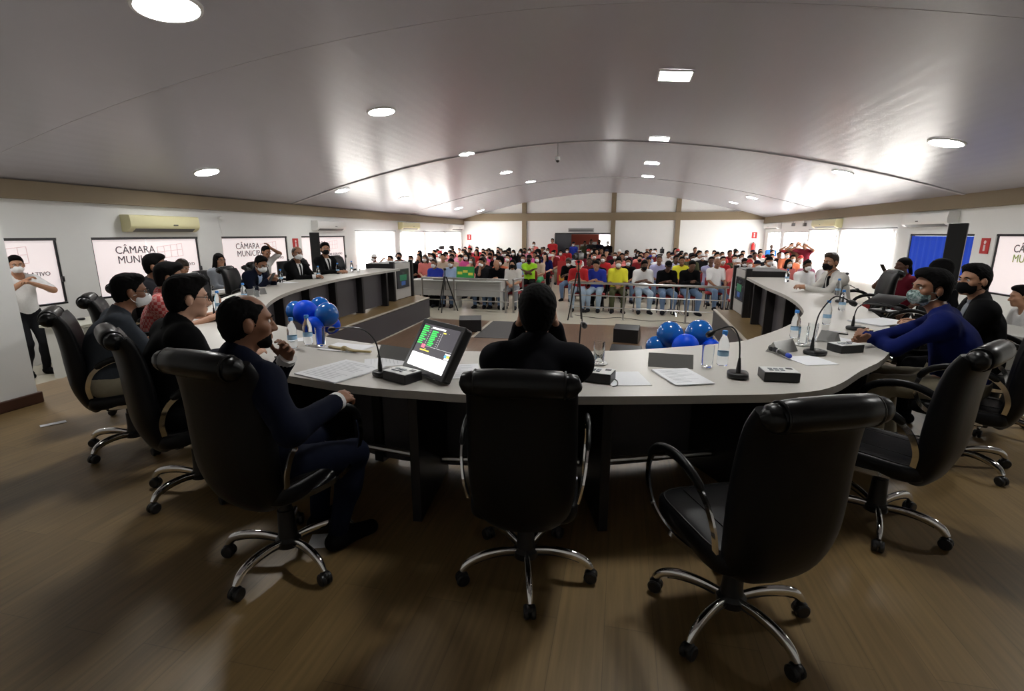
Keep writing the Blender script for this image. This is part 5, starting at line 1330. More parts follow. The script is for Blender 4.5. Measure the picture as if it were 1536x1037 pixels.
# px, head py, top, legs, hair, skin, mask, pose, sleeve
A = [
 (638, 390, 'coral', 'black', 'long', 'tan', 'white', 'lap', 'short'), (632, 386, 'charcoal', 'black', 'long', 'tan', None, 'lap', 'short'), (651, 388, 'offwhite', 'denim', 'long', 'tan', 'white', 'lap', 'short'),
 (654, 400.5, 'royal', 'black', 'short', 'brown', 'white', 'lap', 'long'), (672, 398, 'pale blue', 'denim', 'cap', 'brown', 'white', 'lap', 'long'),
 (671, 385, 'pink', 'black', 'cap', 'tan', 'white', 'lap', 'short'), (683, 382, 'pink', 'denim', 'pony', 'tan', 'white', 'lap', 'short'), (691, 382, 'coral', 'black', 'long', 'brown', None, 'face', 'short'),
 (698, 378.5, 'white', 'black', 'bun', 'tan', 'white', 'lap', 'short'), (705, 377, 'dark red', 'black', 'short', 'brown', None, 'lap', 'short'), (702, 387, 'magenta', 'black', 'long', 'tan', 'white', 'lap', 'short'), (711, 390, 'coral', 'denim', 'long', 'light', 'white', 'face', 'short'),
 (716, 380, 'red', 'black', 'long', 'tan', None, 'lap', 'short'), (725, 385, 'coral', 'black', 'pony', 'brown', 'white', 'lap', 'short'), (731, 379, 'white', 'black', 'short', 'tan', None, 'lap', 'short'), (727, 393, 'charcoal', 'black', 'short', 'brown', 'white', 'lap', 'long'),
 (739, 381, 'coral', 'denim', 'long', 'tan', None, 'lap', 'short'), (743, 386, 'black', 'black', 'long', 'tan', 'white', 'lap', 'short'), (749, 393.2, 'orange', 'black', 'afro', 'brown', 'white', 'lap', 'short'), (748, 380, 'beige', 'black', 'short', 'tan', None, 'lap', 'short'),
 (756, 381, 'green', 'black', 'short', 'brown', 'white', 'lap', 'short'), (764, 376.7, 'white', 'black', 'long', 'brown', None, 'lap', 'short'), (771, 380, 'black', 'black', 'long', 'brown', 'white', 'lap', 'short'), (781, 379, 'charcoal', 'black', 'long', 'tan', 'white', 'lap', 'short'),
 (764, 389, 'beige', 'khaki', 'short', 'tan', 'white', 'lap', 'short'), (770, 395.5, 'offwhite', 'steel', 'long', 'tan', 'black', 'lap', 'short'), (780, 389, 'pale blue', 'denim', 'short', 'brown', 'white', 'lap', 'short'),
 (794.5, 392, 'lime', 'black', 'cap', 'deep', 'black', 'cross', 'short'), (807, 388, 'beige', 'green', 'long', 'tan', 'white', 'lap', 'short'), (808, 381, 'charcoal', 'black', 'afro', 'brown', 'white', 'lap', 'short'), (814, 376.7, 'dark red', 'black', 'short', 'brown', None, 'lap', 'short'),
 (819, 384, 'blue', 'black', 'long', 'light', None, 'face', 'short'), (831, 380, 'pink', 'maroon', 'short', 'tan', None, 'thigh', 'short'), (822, 378, 'white', 'black', 'short', 'brown', 'white', 'lap', 'short'),
 (868.5, 397, 'red', 'light denim', 'cap', 'tan', None, 'phone', 'short'), (884, 401, 'royal', 'light denim', 'short', 'tan', None, 'phone', 'short'), (927, 401, 'yellow', 'olive', 'short', 'brown', 'white', 'lap', 'short'),
 (885, 391, 'dark red', 'black', 'short', 'deep', None, 'lap', 'short'), (891, 385, 'charcoal', 'black', 'short', 'brown', 'white', 'lap', 'short'), (896, 379, 'coral', 'black', 'long', 'tan', None, 'lap', 'short'), (897, 395, 'black', 'black', 'short', 'deep', None, 'lap', 'long'),
 (905, 389, 'red', 'black', 'short', 'brown', 'white', 'lap', 'short'), (910.5, 381, 'maroon', 'black', 'cap', 'tan', None, 'face', 'short'), (902, 378.5, 'black', 'black', 'short', 'brown', None, 'lap', 'short'), (923, 386, 'charcoal', 'black', 'short', 'brown', 'white', 'lap', 'short'), (929, 378, 'dark red', 'black', 'cap', 'tan', None, 'lap', 'short'), (932, 388, 'coral', 'black', 'short', 'brown', None, 'lap', 'short'), (919, 391, 'coral', 'denim', 'short', 'brown', None, 'lap', 'long'),
 (957, 381, 'charcoal', 'black', 'long', 'tan', 'white', 'lap', 'short'), (970, 384, 'pale blue', 'denim', 'short', 'tan', None, 'lap', 'short'), (975, 377.5, 'white', 'black', 'short', 'brown', None, 'lap', 'short'), (981, 380, 'royal', 'black', 'short', 'tan', 'white', 'lap', 'short'), (973, 391, 'olive', 'black', 'cap', 'tan', None, 'face', 'short'),
 (964, 402, 'white', 'light denim', 'short', 'deep', 'black', 'phone', 'short'), (1000, 399, 'black', 'denim', 'cap', 'deep', None, 'phone', 'short'), (1007, 383, 'white', 'black', 'cap', 'tan', 'white', 'lap', 'short'), (1012, 390, 'lavender', 'black', 'short', 'deep', None, 'lap', 'short'), (988, 392, 'lavender', 'denim', 'short', 'brown', None, 'lap', 'short'),
 (1026, 384, 'orange', 'black', 'long', 'tan', 'white', 'lap', 'short'), (1036, 383, 'white', 'denim', 'short', 'tan', 'white', 'lap', 'short'), (1033.5, 401, 'black', 'denim', 'short', 'deep', None, 'phone', 'long'), (1022, 394, 'yellow', 'black', 'short', 'brown', None, 'lap', 'short'),
 (1041, 377.5, 'charcoal', 'black', 'short', 'brown', None, 'lap', 'short'), (1047.5, 382, 'olive', 'black', 'long', 'tan', None, 'lap', 'short'), (1053, 386, 'charcoal', 'black', 'cap', 'brown', 'white', 'lap', 'short'), (1059, 379, 'white', 'denim', 'short', 'tan', 'white', 'lap', 'short'), (1062, 386, 'maroon', 'black', 'short', 'tan', None, 'lap', 'short'),
 (1064, 395, 'lavender', 'denim', 'short', 'deep', None, 'face', 'short'), (1074, 397.6, 'white', 'denim', 'none', 'brown', None, 'thigh', 'short'), (1073, 387, 'white', 'black', 'short', 'tan', 'white', 'lap', 'short'), (1082, 384.5, 'red', 'black', 'short', 'brown', 'white', 'lap', 'short'), (1093, 383, 'dark red', 'black', 'short', 'brown', None, 'lap', 'short'), (1102, 379, 'coral', 'black', 'cap', 'brown', None, 'lap', 'short'), (1109, 383, 'white', 'denim', 'short', 'tan', 'white', 'lap', 'short'),
 (1088, 396, 'coral', 'denim', 'cap', 'tan', 'white', 'lap', 'short'), (1105, 397, 'white', 'denim', 'cap', 'tan', 'white', 'lap', 'short'), (1127, 380, 'white', 'black', 'cap', 'brown', 'white', 'lap', 'short'), (1138, 383, 'white', 'black', 'short', 'tan', None, 'lap', 'short'), (1123, 395, 'white', 'black', 'cap', 'tan', 'white', 'lap', 'short'), (1138, 394, 'white', 'black', 'cap', 'tan', 'white', 'lap', 'short'), (1169, 396, 'pink', 'black', 'long', 'tan', 'white', 'lap', 'short'), (1187, 391, 'orange', 'black', 'short', 'tan', 'white', 'lap', 'short'), (1199, 389, 'white', 'denim', 'cap', 'light', 'white', 'lap', 'short'), (1206, 402, 'white', 'black', 'short', 'deep', 'white', 'lap', 'short'), (1221, 397, 'white', 'denim', 'short', 'light', 'white', 'lap', 'short'),
 (601, 387, 'charcoal', 'black', 'short', 'brown', 'black', 'lap', 'short'), (618, 389, 'black', 'black', 'short', 'brown', None, 'lap', 'short'), (587.5, 390, 'white', 'black', 'short', 'tan', None, 'raise', 'short'), (1155, 387, 'white', 'black', 'short', 'tan', 'white', 'lap', 'short'), (1149, 396, 'coral', 'black', 'long', 'tan', 'white', 'lap', 'short'),
]
rows = {i: [] for i in range(14)}
for a in A:
    p = at_z(a[0], a[1], ZM + 1.20); i = max(0, min(12, round((p.y - Y0) / DY)))
    x = at_y(a[0], a[1], Y0 + i * DY).x
    rows[i].append((x, a))
random.seed(5)
LB, MBk, RBk = (-8.1, -2.75), (-1.55, .15), (.62, 6.0)
tops = {'l': ['pink', 'coral', 'white', 'black', 'coral', 'magenta', 'beige', 'red', 'charcoal', 'pale blue', 'dark red', 'offwhite'], 'm': ['charcoal', 'red', 'white', 'maroon', 'black'], 'r': ['white', 'white', 'coral', 'charcoal', 'orange', 'lavender', 'dark red', 'red', 'offwhite', 'olive']}
for i in range(13):
    for bl, (x0, x1) in (('l', LB), ('m', MBk), ('r', RBk)):
        n = int((x1 - x0) / .58)
        for j in range(n + 1):
            x = x0 + (x1 - x0) * j / n + random.uniform(-.04, .04)
            if random.random() > (.50 if i > 1 else (.0)): continue
            if i == 0: continue
            if all(abs(x - q[0]) > .54 for q in rows[i]):
                rows[i].append((x, (0, 0, random.choice(tops[bl]), random.choice(['black', 'denim', 'black', 'khaki']), random.choice(['short', 'long', 'short', 'pony', 'cap', 'bun', 'short', 'full']), random.choice(['tan', 'brown', 'brown', 'deep', 'light']), random.choice(['white', 'white', 'white', None, 'black']), random.choice(['lap', 'lap', 'thigh', 'phone', 'face', 'cross']), 'short')))
seen = {}
GA = 'audience seated in the hall'
hw_ = {'short': 'short dark hair', 'full': 'thick dark hair', 'long': 'long dark hair', 'pony': 'tied dark hair', 'bun': 'hair in a bun', 'cap': 'a cap', 'afro': 'big curly hair', 'none': 'shaved head', 'balding': 'thinning hair'}
CAPS = ['red', 'black', 'white', 'navy', 'charcoal']
for i in range(13):
    L = sorted(rows[i]); last = -99; fixed = []
    for x, a in L:
        if x - last < .50: x = last + .50
        last = x; fixed.append((x, a))
    cnt = {'l': 0, 'm': 0, 'r': 0}; tot = {'l': [], 'm': [], 'r': []}
    for x, a in fixed: tot['l' if x < -1.9 else 'm' if x < .38 else 'r'].append((x, a))
    for bl, Lb in tot.items():
        for q, (x, a) in enumerate(Lb):
            top, legs, hair, sk, mask, pose, sleeve = a[2:9]
            y = Y0 + i * DY
            n_ = (len(Lb) - q) if bl == 'l' else q + 1
            where = '%s row %s block, %s from aisle' % (ORD[i], {'l': 'left', 'm': 'middle', 'r': 'right'}[bl], ['nearest', 'second', 'third', 'fourth', 'fifth', 'sixth', 'seventh', 'eighth', 'ninth', 'tenth', 'eleventh', 'twelfth', 'thirteenth'][min(n_ - 1, 12)])
            capc = 'red' if a[0] == 868.5 else ('black' if a[0] in (1000, 794.5) else CAPS[(q + i) % 5])
            lb = '%s top, %s, %s' % (top, ('%s cap' % capc) if hair == 'cap' else hw_[hair], where)
            sc = random.uniform(.96, 1.03)
            aud((x, y, ZM), 180 + random.uniform(-10, 10) + (-8 if x > 1 else 8 if x < -3 else 0), lb, pose, top, legs, hair, sk, mask, sleeve, False, GA, None if random.random() > .12 else HAIRB, capc, sc)
            visitor_chair((x, y - .0, ZM), 180, 'red padded chair, ' + where, i < 2)
# a few visitor chairs left empty in front
visitor_chair((at_y(1108, 440, 12.95).x, 12.95, ZM), 176, 'empty red visitor chair with a white poster on it, beside the right wing end stand')
r = empty('poster', (at_y(1106, 430, 12.9).x + .03, 12.80, ZM + .47), hd(176), 'white poster leaning on the empty red visitor chair', 'poster')
MB().box((0, -.02, .27), (.40, .012, .56), .002, rot=(R(-12), 0, 0)).build('sheet', PAPER, r, smooth=False)
MB().box((.06, -.028, .22), (.05, .012, .10), .0, rot=(R(-12), 0, 0)).build('mark', RED, r, smooth=False)
c = at_z(1310, 446, .0)
visitor_chair((at_y(1299, 430, 9.3).x, 9.3, ZM), -120, 'bright red visitor chair behind the white-shirted man on the right', True)
visitor_chair((4.72, 6.62, ZM), -80, 'red visitor chair at the far right edge under the lettered window', True)
# standing people
def stand_at(px, py, Y, h, label, **kw):
    p = at_y(px, py, Y) if px < 1150 else at_x(px, py, Y); Y = p.y; s = max(.9, min(1.08, (p.z - ZM + .11) / 1.73))
    return aud((p.x, Y, ZM), h, label, stand=True, sc=s, **kw)
stand_at(801, 366, 26.2, 180, 'standing person in pink-red shirt by the back wall, left of the open door', pose='cross', top='coral', hair='short', sk='brown', mask='white')
stand_at(829, 361, 26.4, 180, 'standing person in bright red shirt beside the dark door leaf', pose='lap', top='red', hair='short', sk='brown', sleeve='long')
stand_at(861, 366, 27.0, 200, 'standing person in blue shirt at the left of the open doorway', pose='lap', top='royal', hair='cap', cap='navy', sk='brown', mask='white')
stand_at(877, 365, 27.2, 170, 'standing person in olive shirt in the doorway', pose='lap', top='olive', hair='short', sk='deep')
stand_at(887, 362.5, 27.0, 180, 'standing person in dark grey-blue suit in the doorway', pose='lap', top='charcoal', hair='short', sk='deep', sleeve='long')
stand_at(899, 362.5, 27.1, 175, 'standing person in dark purple shirt in the doorway', pose='cross', top='navy', hair='short', sk='deep', mask='black')
stand_at(912, 364.5, 26.8, 190, 'standing person in black with a white cap at the right of the doorway', pose='lap', top='black', hair='cap', cap='white', sk='deep', mask='white')
stand_at(1157, 371, 6.55, 190, 'standing person in sky blue polo by the right windows', pose='lap', top='sky', hair='none', sk='dark')
stand_at(1187, 369, 6.35, 200, 'standing person in dark red shirt reaching forward by the right windows', pose='raise', top='dark red', hair='short', sk='brown', mask='white')
stand_at(1198, 366.5, 6.4, 210, 'standing person in brown vest holding a camera up by the right windows', pose='raise', top='brown', hair='none', sk='tan', mask='white')
stand_at(1209, 367, 6.4, 215, 'standing person with raised camera, rightmost by the right windows', pose='raise', top='maroon', hair='cap', cap='white', sk='brown')
# people behind the long white desk
for px, py, Y, kw, lb in [(747.5, 406, 13.6, dict(pose='phone', top='black', hair='none', sk='tan'), 'bald person in black shirt bent over the white desk'), (725, 406, 13.6, dict(pose='face', top='charcoal', hair='short', sk='brown', mask='white'), 'person in dark shirt and white mask behind the white desk')]:
    x = at_y(px, py, Y).x; aud((x, Y, ZM), 180, lb, **kw); visitor_chair((x, Y, ZM), 180, 'red visitor chair under the ' + lb)
# ------------------------------------------------------------------ hall furniture and fixtures
# steel guard rails
def guard_rail(p0, p1, posts, label, h=.86):
    a = Vector((*p0, ZM)); b = Vector((*p1, ZM)); d = (b - a)
    r = empty('guard_rail', a, 0, label, 'railing', 'steel guard rails before the audience')
    MB().cyl((0, 0, h), d + Vector((0, 0, h)), .028, 12).build('top_rail', STEEL, r)
    for z in (.28, .56): MB().cyl((0, 0, z), d + Vector((0, 0, z)), .014, 8).build('lower_rail', STEEL, r)
    for t in posts:
        q = d * t; MB().cyl(q, q + Vector((0, 0, h)), .024, 10).lathe([(0, 0), (.05, 0), (.05, .012), (0, .012)], c=q, n=14).build('post', STEEL, r)
    return r
ra = at_z(630, 461, ZM); rb_ = at_z(762, 470, ZM)
guard_rail((-5.3, 12.7), (rb_.x, 12.5), (0, .38, .97), 'steel guard rail in front of the long white desk, left of the aisle')
guard_rail((rb_.x + .12, 12.5), (rb_.x + .28, 13.1), (0.05, .95), 'short return of the steel guard rail beside the white desk')
x0 = at_y(853, 440, 12.2).x
guard_rail((x0, 12.2), (2.35, 11.75), (0.02, .37, .76, .98), 'steel guard rail before the right-hand audience block')
# long white desk
def desk(loc, w, dpt, h, rz, label, m, m2, n=2):
    r = empty('desk', loc, rz, label, 'desk')
    MB().box((0, 0, h - .015), (w, dpt, .03), .004).build('worktop', m, r, smooth=False)
    for i in range(n + 1): MB().box((-w / 2 + .03 + (w - .06) * i / n, 0, (h - .03) / 2), (.04, dpt * .9, h - .031), .003).build('leg_panel', m, r, smooth=False)
    for i in range(n): 
        x = -w / 2 + w * (i + .5) / n; MB().box((x, -dpt * .38, h - .03 - h * .26), (w / n - .05, .02, h * .5), .002).box((x, -dpt * .38 - .012, h - .03 - h * .27), (w / n - .05, .012, .02)).build('modesty_panel', m2, r, smooth=False)
    return r
DW = mat('desk_white', (.62, .62, .60), .4)
xa = at_y(627, 440, 12.95).x; xb = at_y(757, 445, 12.75).x
dk = desk(((xa + xb) / 2 - .15, 13.13, ZM), xb - xa + .1, .50, .78, R(-2), 'long white desk behind the left guard rail', DW, mat('desk_grey', (.42, .42, .41), .4))
for px, w, lb in [(655, .34, 'black laptop lying flat on the left of the white desk'), (709, .3, 'dark laptop on the right of the white desk'), (722, .18, 'small black tablet beside the dark laptop on the white desk')]:
    p = at_y(px, 424, 12.85); slab('laptop', (p.x, 13.13, ZM + .781), (w, .22, .02), R(-2), lb, 'laptop')
for px, lb in [(672, 'black bag under the white desk, left'), ]:
    p = at_y(645, 455, 12.9); r = empty('bag', (p.x, 13.25, ZM), 0, lb, 'bag'); b = MB(); sup_ell(b, (0, 0, .16), (.2, .13, .16), .6, .6); b.build('body', cloth('black'), r); MB().tube([(.1 * math.cos(t), 0, .30 + .07 * math.sin(t)) for t in [PI * i / 10 for i in range(11)]], .01, 6).build('handle', PLASTIC, r)
# green banner held over the desk, red placard in the aisle
def board(loc, w, h, rz, label, cols, name='banner', tiltx=0):
    r = empty(name, loc, rz, label, 'banner'); r.rotation_euler = (tiltx, 0, rz)
    MB().box((0, 0, h / 2), (w, .02, h), .003).build('sheet', cols[0], r, smooth=False)
    b = MB()
    random.seed(len(label))
    for i in range(3): b.box((-w * .3 + w * .3 * i, -.0115, h * (.3 + .4 * random.random())), (w * .26, .004, h * .18))
    b.build('shapes', cols[1], r, smooth=False)
    return r
p = at_y(698, 408, 13.35); board((p.x, 13.32, p.z - .25), .52, .40, 0, 'green and yellow banner held up behind the white desk', (mat('ban_green', (.03, .30, .06), .6), mat('ban_yel', (.7, .65, .08), .6)), 'banner', R(-8))
p = at_y(854, 405, 20.0); board((p.x, 20.0, p.z - .9), .95, 1.25, R(8), 'red and yellow placard standing in the aisle', (mat('pl_red', (.42, .03, .03), .6), mat('pl_yel', (.62, .33, .05), .6)), 'placard')
p = at_y(876, 372, YB + 2.4); board((p.x, YB + 2.5, .0), 1.7, 1.5, 0, 'big red and white printed banner in the lobby behind the door', (mat('lob_red', (.55, .12, .08), .6), mat('lob_white', (.85, .85, .85), .6)), 'banner')
r = S(empty('window_20', (-1.12, YB + 3.92, 1.0))); MB().box((0, 0, 0), (.7, .04, .9)).build('pane', DAY, r, smooth=False)
# camera tripods
def tripod(loc, top, label, cam_=True, m=PLASTIC, rz=0.0, spread=.32):
    r = empty('camera_tripod', loc, rz, label, 'tripod', 'camera tripods in the hall')
    h = top
    for k in range(3):
        a = 2 * PI * k / 3 + .5; MB().cyl((.03 * math.cos(a), .03 * math.sin(a), h * .80), (spread * math.cos(a), spread * math.sin(a), .0), .020, 8, .014).build('leg', m, r)
    MB().cyl((0, 0, h * .5), (0, 0, h - .02), .014, 8).lathe([(0, h - .06), (.035, h - .06), (.04, h - .01), (0, h)], n=14).build('column', m, r)
    if cam_:
        c = empty('video_camera', Vector(loc) + Vector((0, 0, top)), rz, 'black video camera on the ' + label, 'camera')
        MB().box((0, 0, .09), (.13, .30, .16), .02).build('body', PLASTIC, c); MB().cyl((0, .15, .09), (0, .28, .09), .05, 16).build('lens', PLASTIC, c)
        MB().tube([(0, -.12, .17), (0, -.1, .22), (0, .1, .22), (0, .12, .17)], .012, 6).build('handle', PLASTIC, c)
    return r
p = at_y(866, 470, 11.75); tripod((at_y(866, 462, 11.75).x, 11.75, ZM), 1.42, 'black tripod standing before the red-capped man', True, PLASTIC, R(160), .22)
p = at_y(672, 400, 13.9); tripod((at_y(668, 400, 12.45).x, 12.40, ZM), 1.15, 'dark tripod close to the guard rail by the white desk', False, PLASTIC)
p = at_y(663, 378, 20.5); tripod((at_y(663, 378, 20.55).x, 20.55, ZM), 1.35, 'left one of two distant tripods, left audience block', True, PLASTIC, R(180), .25)
p = at_y(678, 378, 21.5); tripod((at_y(678, 378, 21.55).x, 21.55, ZM), 1.35, 'right one of two distant tripods, left audience block', True, PLASTIC, R(180), .25)
p = at_y(993, 377, 18.0); tripod((at_y(993, 377, 18.05).x, 18.05, ZM), 1.35, 'dark hooded tripod in the right audience block', True, PLASTIC, R(180), .25)
# chrome star stand
p = at_z(1008, 474, ZM); r = empty('microphone_stand', (p.x, p.y, ZM), 0, 'chrome floor stand with star base before the right guard rail', 'stand')
MB().cyl((0, 0, .05), (0, 0, .72), .014, 10).build('pole', CHROME, r)
for k in range(5): a = 2 * PI * k / 5; MB().tube(bez([(.02 * math.cos(a), .02 * math.sin(a), .16), (.14 * math.cos(a), .14 * math.sin(a), .13), (.26 * math.cos(a), .26 * math.sin(a), .02)], 5), .013, 8).build('leg', CHROME, r)
# floor wedge monitors, mat
def wedge(px, py, Y, rz, label):
    p = at_z(px, py, ZM + .013)
    r = empty('stage_monitor', (p.x, p.y, ZM + .0125), rz, label, 'loudspeaker', 'floor wedge loudspeakers')
    mb = MB(); w, d, h = .46, .34, .32
    pr = [(-d / 2, 0), (d / 2, 0), (d / 2, h * .35), (d * .1, h), (-d / 2, h * .8)]
    vs = [(-w / 2, y, z) for y, z in pr] + [(w / 2, y, z) for y, z in pr]
    mb.add(vs, [(0, 1, 2, 3, 4)[::-1], (5, 6, 7, 8, 9)] + [(i, (i + 1) % 5, 5 + (i + 1) % 5, 5 + i) for i in range(5)])
    mb.build('cabinet', PLASTIC, r, smooth=False)
    g = MB(); a = Vector((0, d / 2, h * .35)); b = Vector((0, d * .1, h)); c = (a + b) / 2; n = (b - a).normalized(); ang = math.atan2(n.z, n.y)
    g.box(c + Vector((0, n.z, -n.y)) * .004, (w * .9, (b - a).length * .9, .012), .002, rot=(ang, 0, 0)); g.build('grille', mat('grille_cloth', (.02, .02, .02), .8), r, smooth=False)
wedge(706, 496, 0, R(15), 'black wedge loudspeaker on the brown floor left of the central man')
wedge(940, 512, 0, R(-10), 'black wedge loudspeaker on the brown floor right of the central man')
wedge(938, 548, 0, R(-8), 'black wedge loudspeaker just above the table edge, nearest on the brown floor')
p = [at_z(742, 482, ZM + .014), at_z(790, 483, ZM + .014)]
r = empty('floor_mat', (-2.3, 10.2, ZM + .0125), R(3), 'dark grey floor mat with pale edge, behind the central man', 'mat')
MB().box((0, 0, .004), (1.1, 1.9, .008), .002).build('mat', mat('mat_grey', (.09, .085, .085), .8), r, smooth=False)
MB().box((-.58, 0, .006), (.06, 1.9, .012), .002).build('edge', RAILM, r, smooth=False)
r = empty('floor_cable', (0, 0, ZM), 0, 'thin black cable lying across the hall floor before the guard rail', 'cable')
MB().tube(bez([Vector(at_z(x, y, ZM)) - Vector((0, 0, ZM)) + Vector((0, 0, .006)) for x, y in [(862, 473), (900, 478), (930, 477), (970, 482), (1000, 482), (1040, 486)]], 6), .006, 6).build('cord', PLASTIC, r)
# split air conditioners
def aircon(side, y0, y1, z0, z1, m, label):
    x = XL if side == 'L' else XR; s = 1 if side == 'L' else -1
    r = empty('air_conditioner', (x + s * .004, (y0 + y1) / 2, z0), 0, label, 'air conditioner', 'wall air conditioners'); w = y1 - y0; h = z1 - z0
    prof = bez([(0, 0, 0), (s * .10, 0, 0), (s * .19, 0, h * .18), (s * .22, 0, h * .45), (s * .21, 0, h * .9), (s * .17, 0, h), (0, 0, h)], 4)
    mb = MB(); k = len(prof)
    for y in (-w / 2, w / 2): mb.v += [(p.x, y, p.z) for p in prof]
    for i in range(k): mb.f.append((i, (i + 1) % k, k + (i + 1) % k, k + i)); mb.m.append(0)
    mb.f += [tuple(range(k))[::-1], tuple(range(k, 2 * k))]; mb.m += [0, 0]
    mb.build('casing', m, r, ang=40)
    MB().box((s * .155, 0, h * .10), (.09, w * .86, .012), .003, rot=(0, s * R(-38), 0)).build('louvre', mat('ac_louvre', (.10, .10, .09), .5), r, smooth=False)
    MB().box((s * .222, w * .12, h * .42), (.008, .10, .02)).build('display', FRAME, r, smooth=False)
    return r
p0, p1 = at_x(180, 330, XL), at_x(285, 330, XL); aircon('L', p0.y, p1.y, 1.56, 1.86, CREAM, 'yellowed cream air conditioner nearest on the left wall')
p0, p1 = at_x(467, 338, XL), at_x(510, 338, XL); aircon('L', p0.y, p1.y, 1.62, 1.90, WHITEP, 'white air conditioner over the fourth lettered window, left wall')
p0, p1 = at_x(597, 340, XL), at_x(623, 340, XL); aircon('L', p0.y, p1.y, 1.70, 1.98, CREAM, 'cream air conditioner above the left curtains')
p0, p1 = at_x(673, 341, XL), at_x(693, 341, XL); aircon('L', p0.y, p1.y - .3, 1.72, 2.0, WHITEP, 'white air conditioner at the far end of the left wall')
p0, p1 = at_x(1440, 325, XR), at_x(1368, 325, XR); aircon('R', p0.y, p1.y, 1.68, 1.98, WHITEP, 'white air conditioner above the blue curtain')
p0, p1 = at_x(1265, 330, XR), at_x(1228, 330, XR); aircon('R', p0.y, p1.y, 1.72, 2.0, CREAM, 'cream air conditioner above the right curtains')
p0, p1 = at_x(1173, 336, XR), at_x(1153, 336, XR); aircon('R', p0.y, min(p1.y, YB - .3), 1.74, 2.0, WHITEP, 'white air conditioner at the far end of the right wall')
# air curtain over the door
p0 = at_y(853, 346, YB); p1 = at_y(891, 346, YB); r = empty('air_curtain', ((p0.x + p1.x) / 2, YB - .11, 1.62), 0, 'grey air curtain box above the back door', 'air curtain')
MB().box((0, 0, .1), (p1.x - p0.x, .2, .2), .01).build('casing', mat('ac_grey', (.42, .42, .42), .4, metal=.3), r, smooth=False)
MB().box((0, -.102, .08), (p1.x - p0.x - .1, .01, .10)).build('grille', mat('ac_dark', (.15, .15, .15), .5), r, smooth=False)
# red plates, extinguishers, small devices
def plate(c, nrm, label):
    r = empty('safety_sign', c, math.atan2(nrm[0], -nrm[1]), label, 'sign', 'red safety signs')
    MB().box((0, -.006, 0), (.24, .012, .30), .002).build('plate', RED, r, smooth=False)
    MB().box((0, -.014, -.04), (.05, .004, .12)).ell((0, -.014, .07), (.035, .004, .035), 12, 6).build('symbol', mat('sign_pale', (.85, .7, .7), .5), r, smooth=False)
plate(at_x(443, 366, XL) + Vector((.002, 0, 0)), (1, 0), 'red safety sign between the third and fourth lettered windows')
plate(at_x(1478, 369, XR) - Vector((.002, 0, 0)), (-1, 0), 'red safety sign between the blue curtain and the lettered window')
plate(at_y(1131.5, 353, YB) - Vector((0, .002, 0)), (0, -1), 'red safety sign at the right end of the back wall')
plate(at_y(704, 356, YB) - Vector((0, .002, 0)), (0, -1), 'pale red safety sign at the left end of the back wall')
def extinguisher(px, py, label):
    p = at_y(px, py, YB - .14); r = empty('fire_extinguisher', (p.x, YB - .14, p.z), 0, label, 'fire extinguisher', 'fire extinguishers on the back wall')
    MB().lathe([(0, -.28), (.085, -.28), (.09, -.26), (.09, .16), (.06, .24), (.025, .27), (0, .27)], n=20).build('cylinder', mat('ext_red', (.55, .02, .02), .3), r)
    MB().box((0, 0, .30), (.04, .12, .05), .008).build('valve', PLASTIC, r); MB().tube(bez([(.02, 0, .29), (.12, 0, .2), (.11, 0, -.1)], 6), .012, 6).build('hose', PLASTIC, r)
    MB().box((0, .115, 0), (.1, .045, .2)).build('bracket', STEEL, r, smooth=False)
extinguisher(704, 376, 'red fire extinguisher at the left end of the back wall'); extinguisher(1129, 373, 'red fire extinguisher at the right end of the back wall')
def wallcam(c, s, label, m):
    r = empty('security_camera', c, 0, label, 'camera', 'small devices on the walls')
    MB().cyl((0, 0, 0), (s * .06, 0, 0), .03, 12).build('mount', WHITEP, r); MB().ell((s * .085, 0, -.01), (.05, .05, .05), 14, 10).build('dome', m, r)
wallcam(at_x(288, 332, XL), 1, 'small black dome camera right of the cream air conditioner', PLASTIC)
wallcam(at_x(327, 327, XL), 1, 'small white device on the left wall between two windows', WHITEP)
r = empty('wall_cable', (XL, 0, 0), 0, 'thin pale cable running down the left wall from the white device', 'cable')
MB().tube(bez([at_x(327, 331, XL) - Vector((XL - .012, 0, 0)), at_x(331, 345, XL) - Vector((XL - .012, 0, 0)), at_x(333, 352, XL) - Vector((XL - .012, 0, 0))], 5), .008, 6).build('cord', WHITEP, r)
for px, lb in [(1192, 'dark bracket on the right wall, further one'), (1209, 'dark bracket on the right wall, nearer one')]:
    p = at_x(px, 337, XR); r = empty('wall_bracket', p, 0, lb, 'bracket'); MB().box((-.05, 0, 0), (.1, .16, .12), .01).build('body', mat('brk', (.2, .2, .2), .5), r); MB().cyl((-.06, 0, .06), (-.06, 0, .2), .012, 6).build('arm', mat('brk2', (.5, .5, .5), .5), r)
# hanging dome camera
p = at_arch(838, 214); z = arch(p.x); c = at_y(836.5, 240, p.y)
r = empty('security_camera', (c.x, c.y, c.z), 0, 'dome camera hanging on a rod from the ceiling', 'camera')
MB().cyl((0, 0, .05), (0, 0, arch(c.x) - c.z - .002), .008, 8).build('rod', mat('rod_pale', (.45, .44, .45), .4), r)
MB().lathe([(0, .07), (.055, .07), (.06, .02), (.06, -.01), (0, -.01)], n=18).build('housing', WHITEP, r); MB().ell((0, 0, -.012), (.045, .045, .05), 14, 10).build('dome', PLASTIC, r)
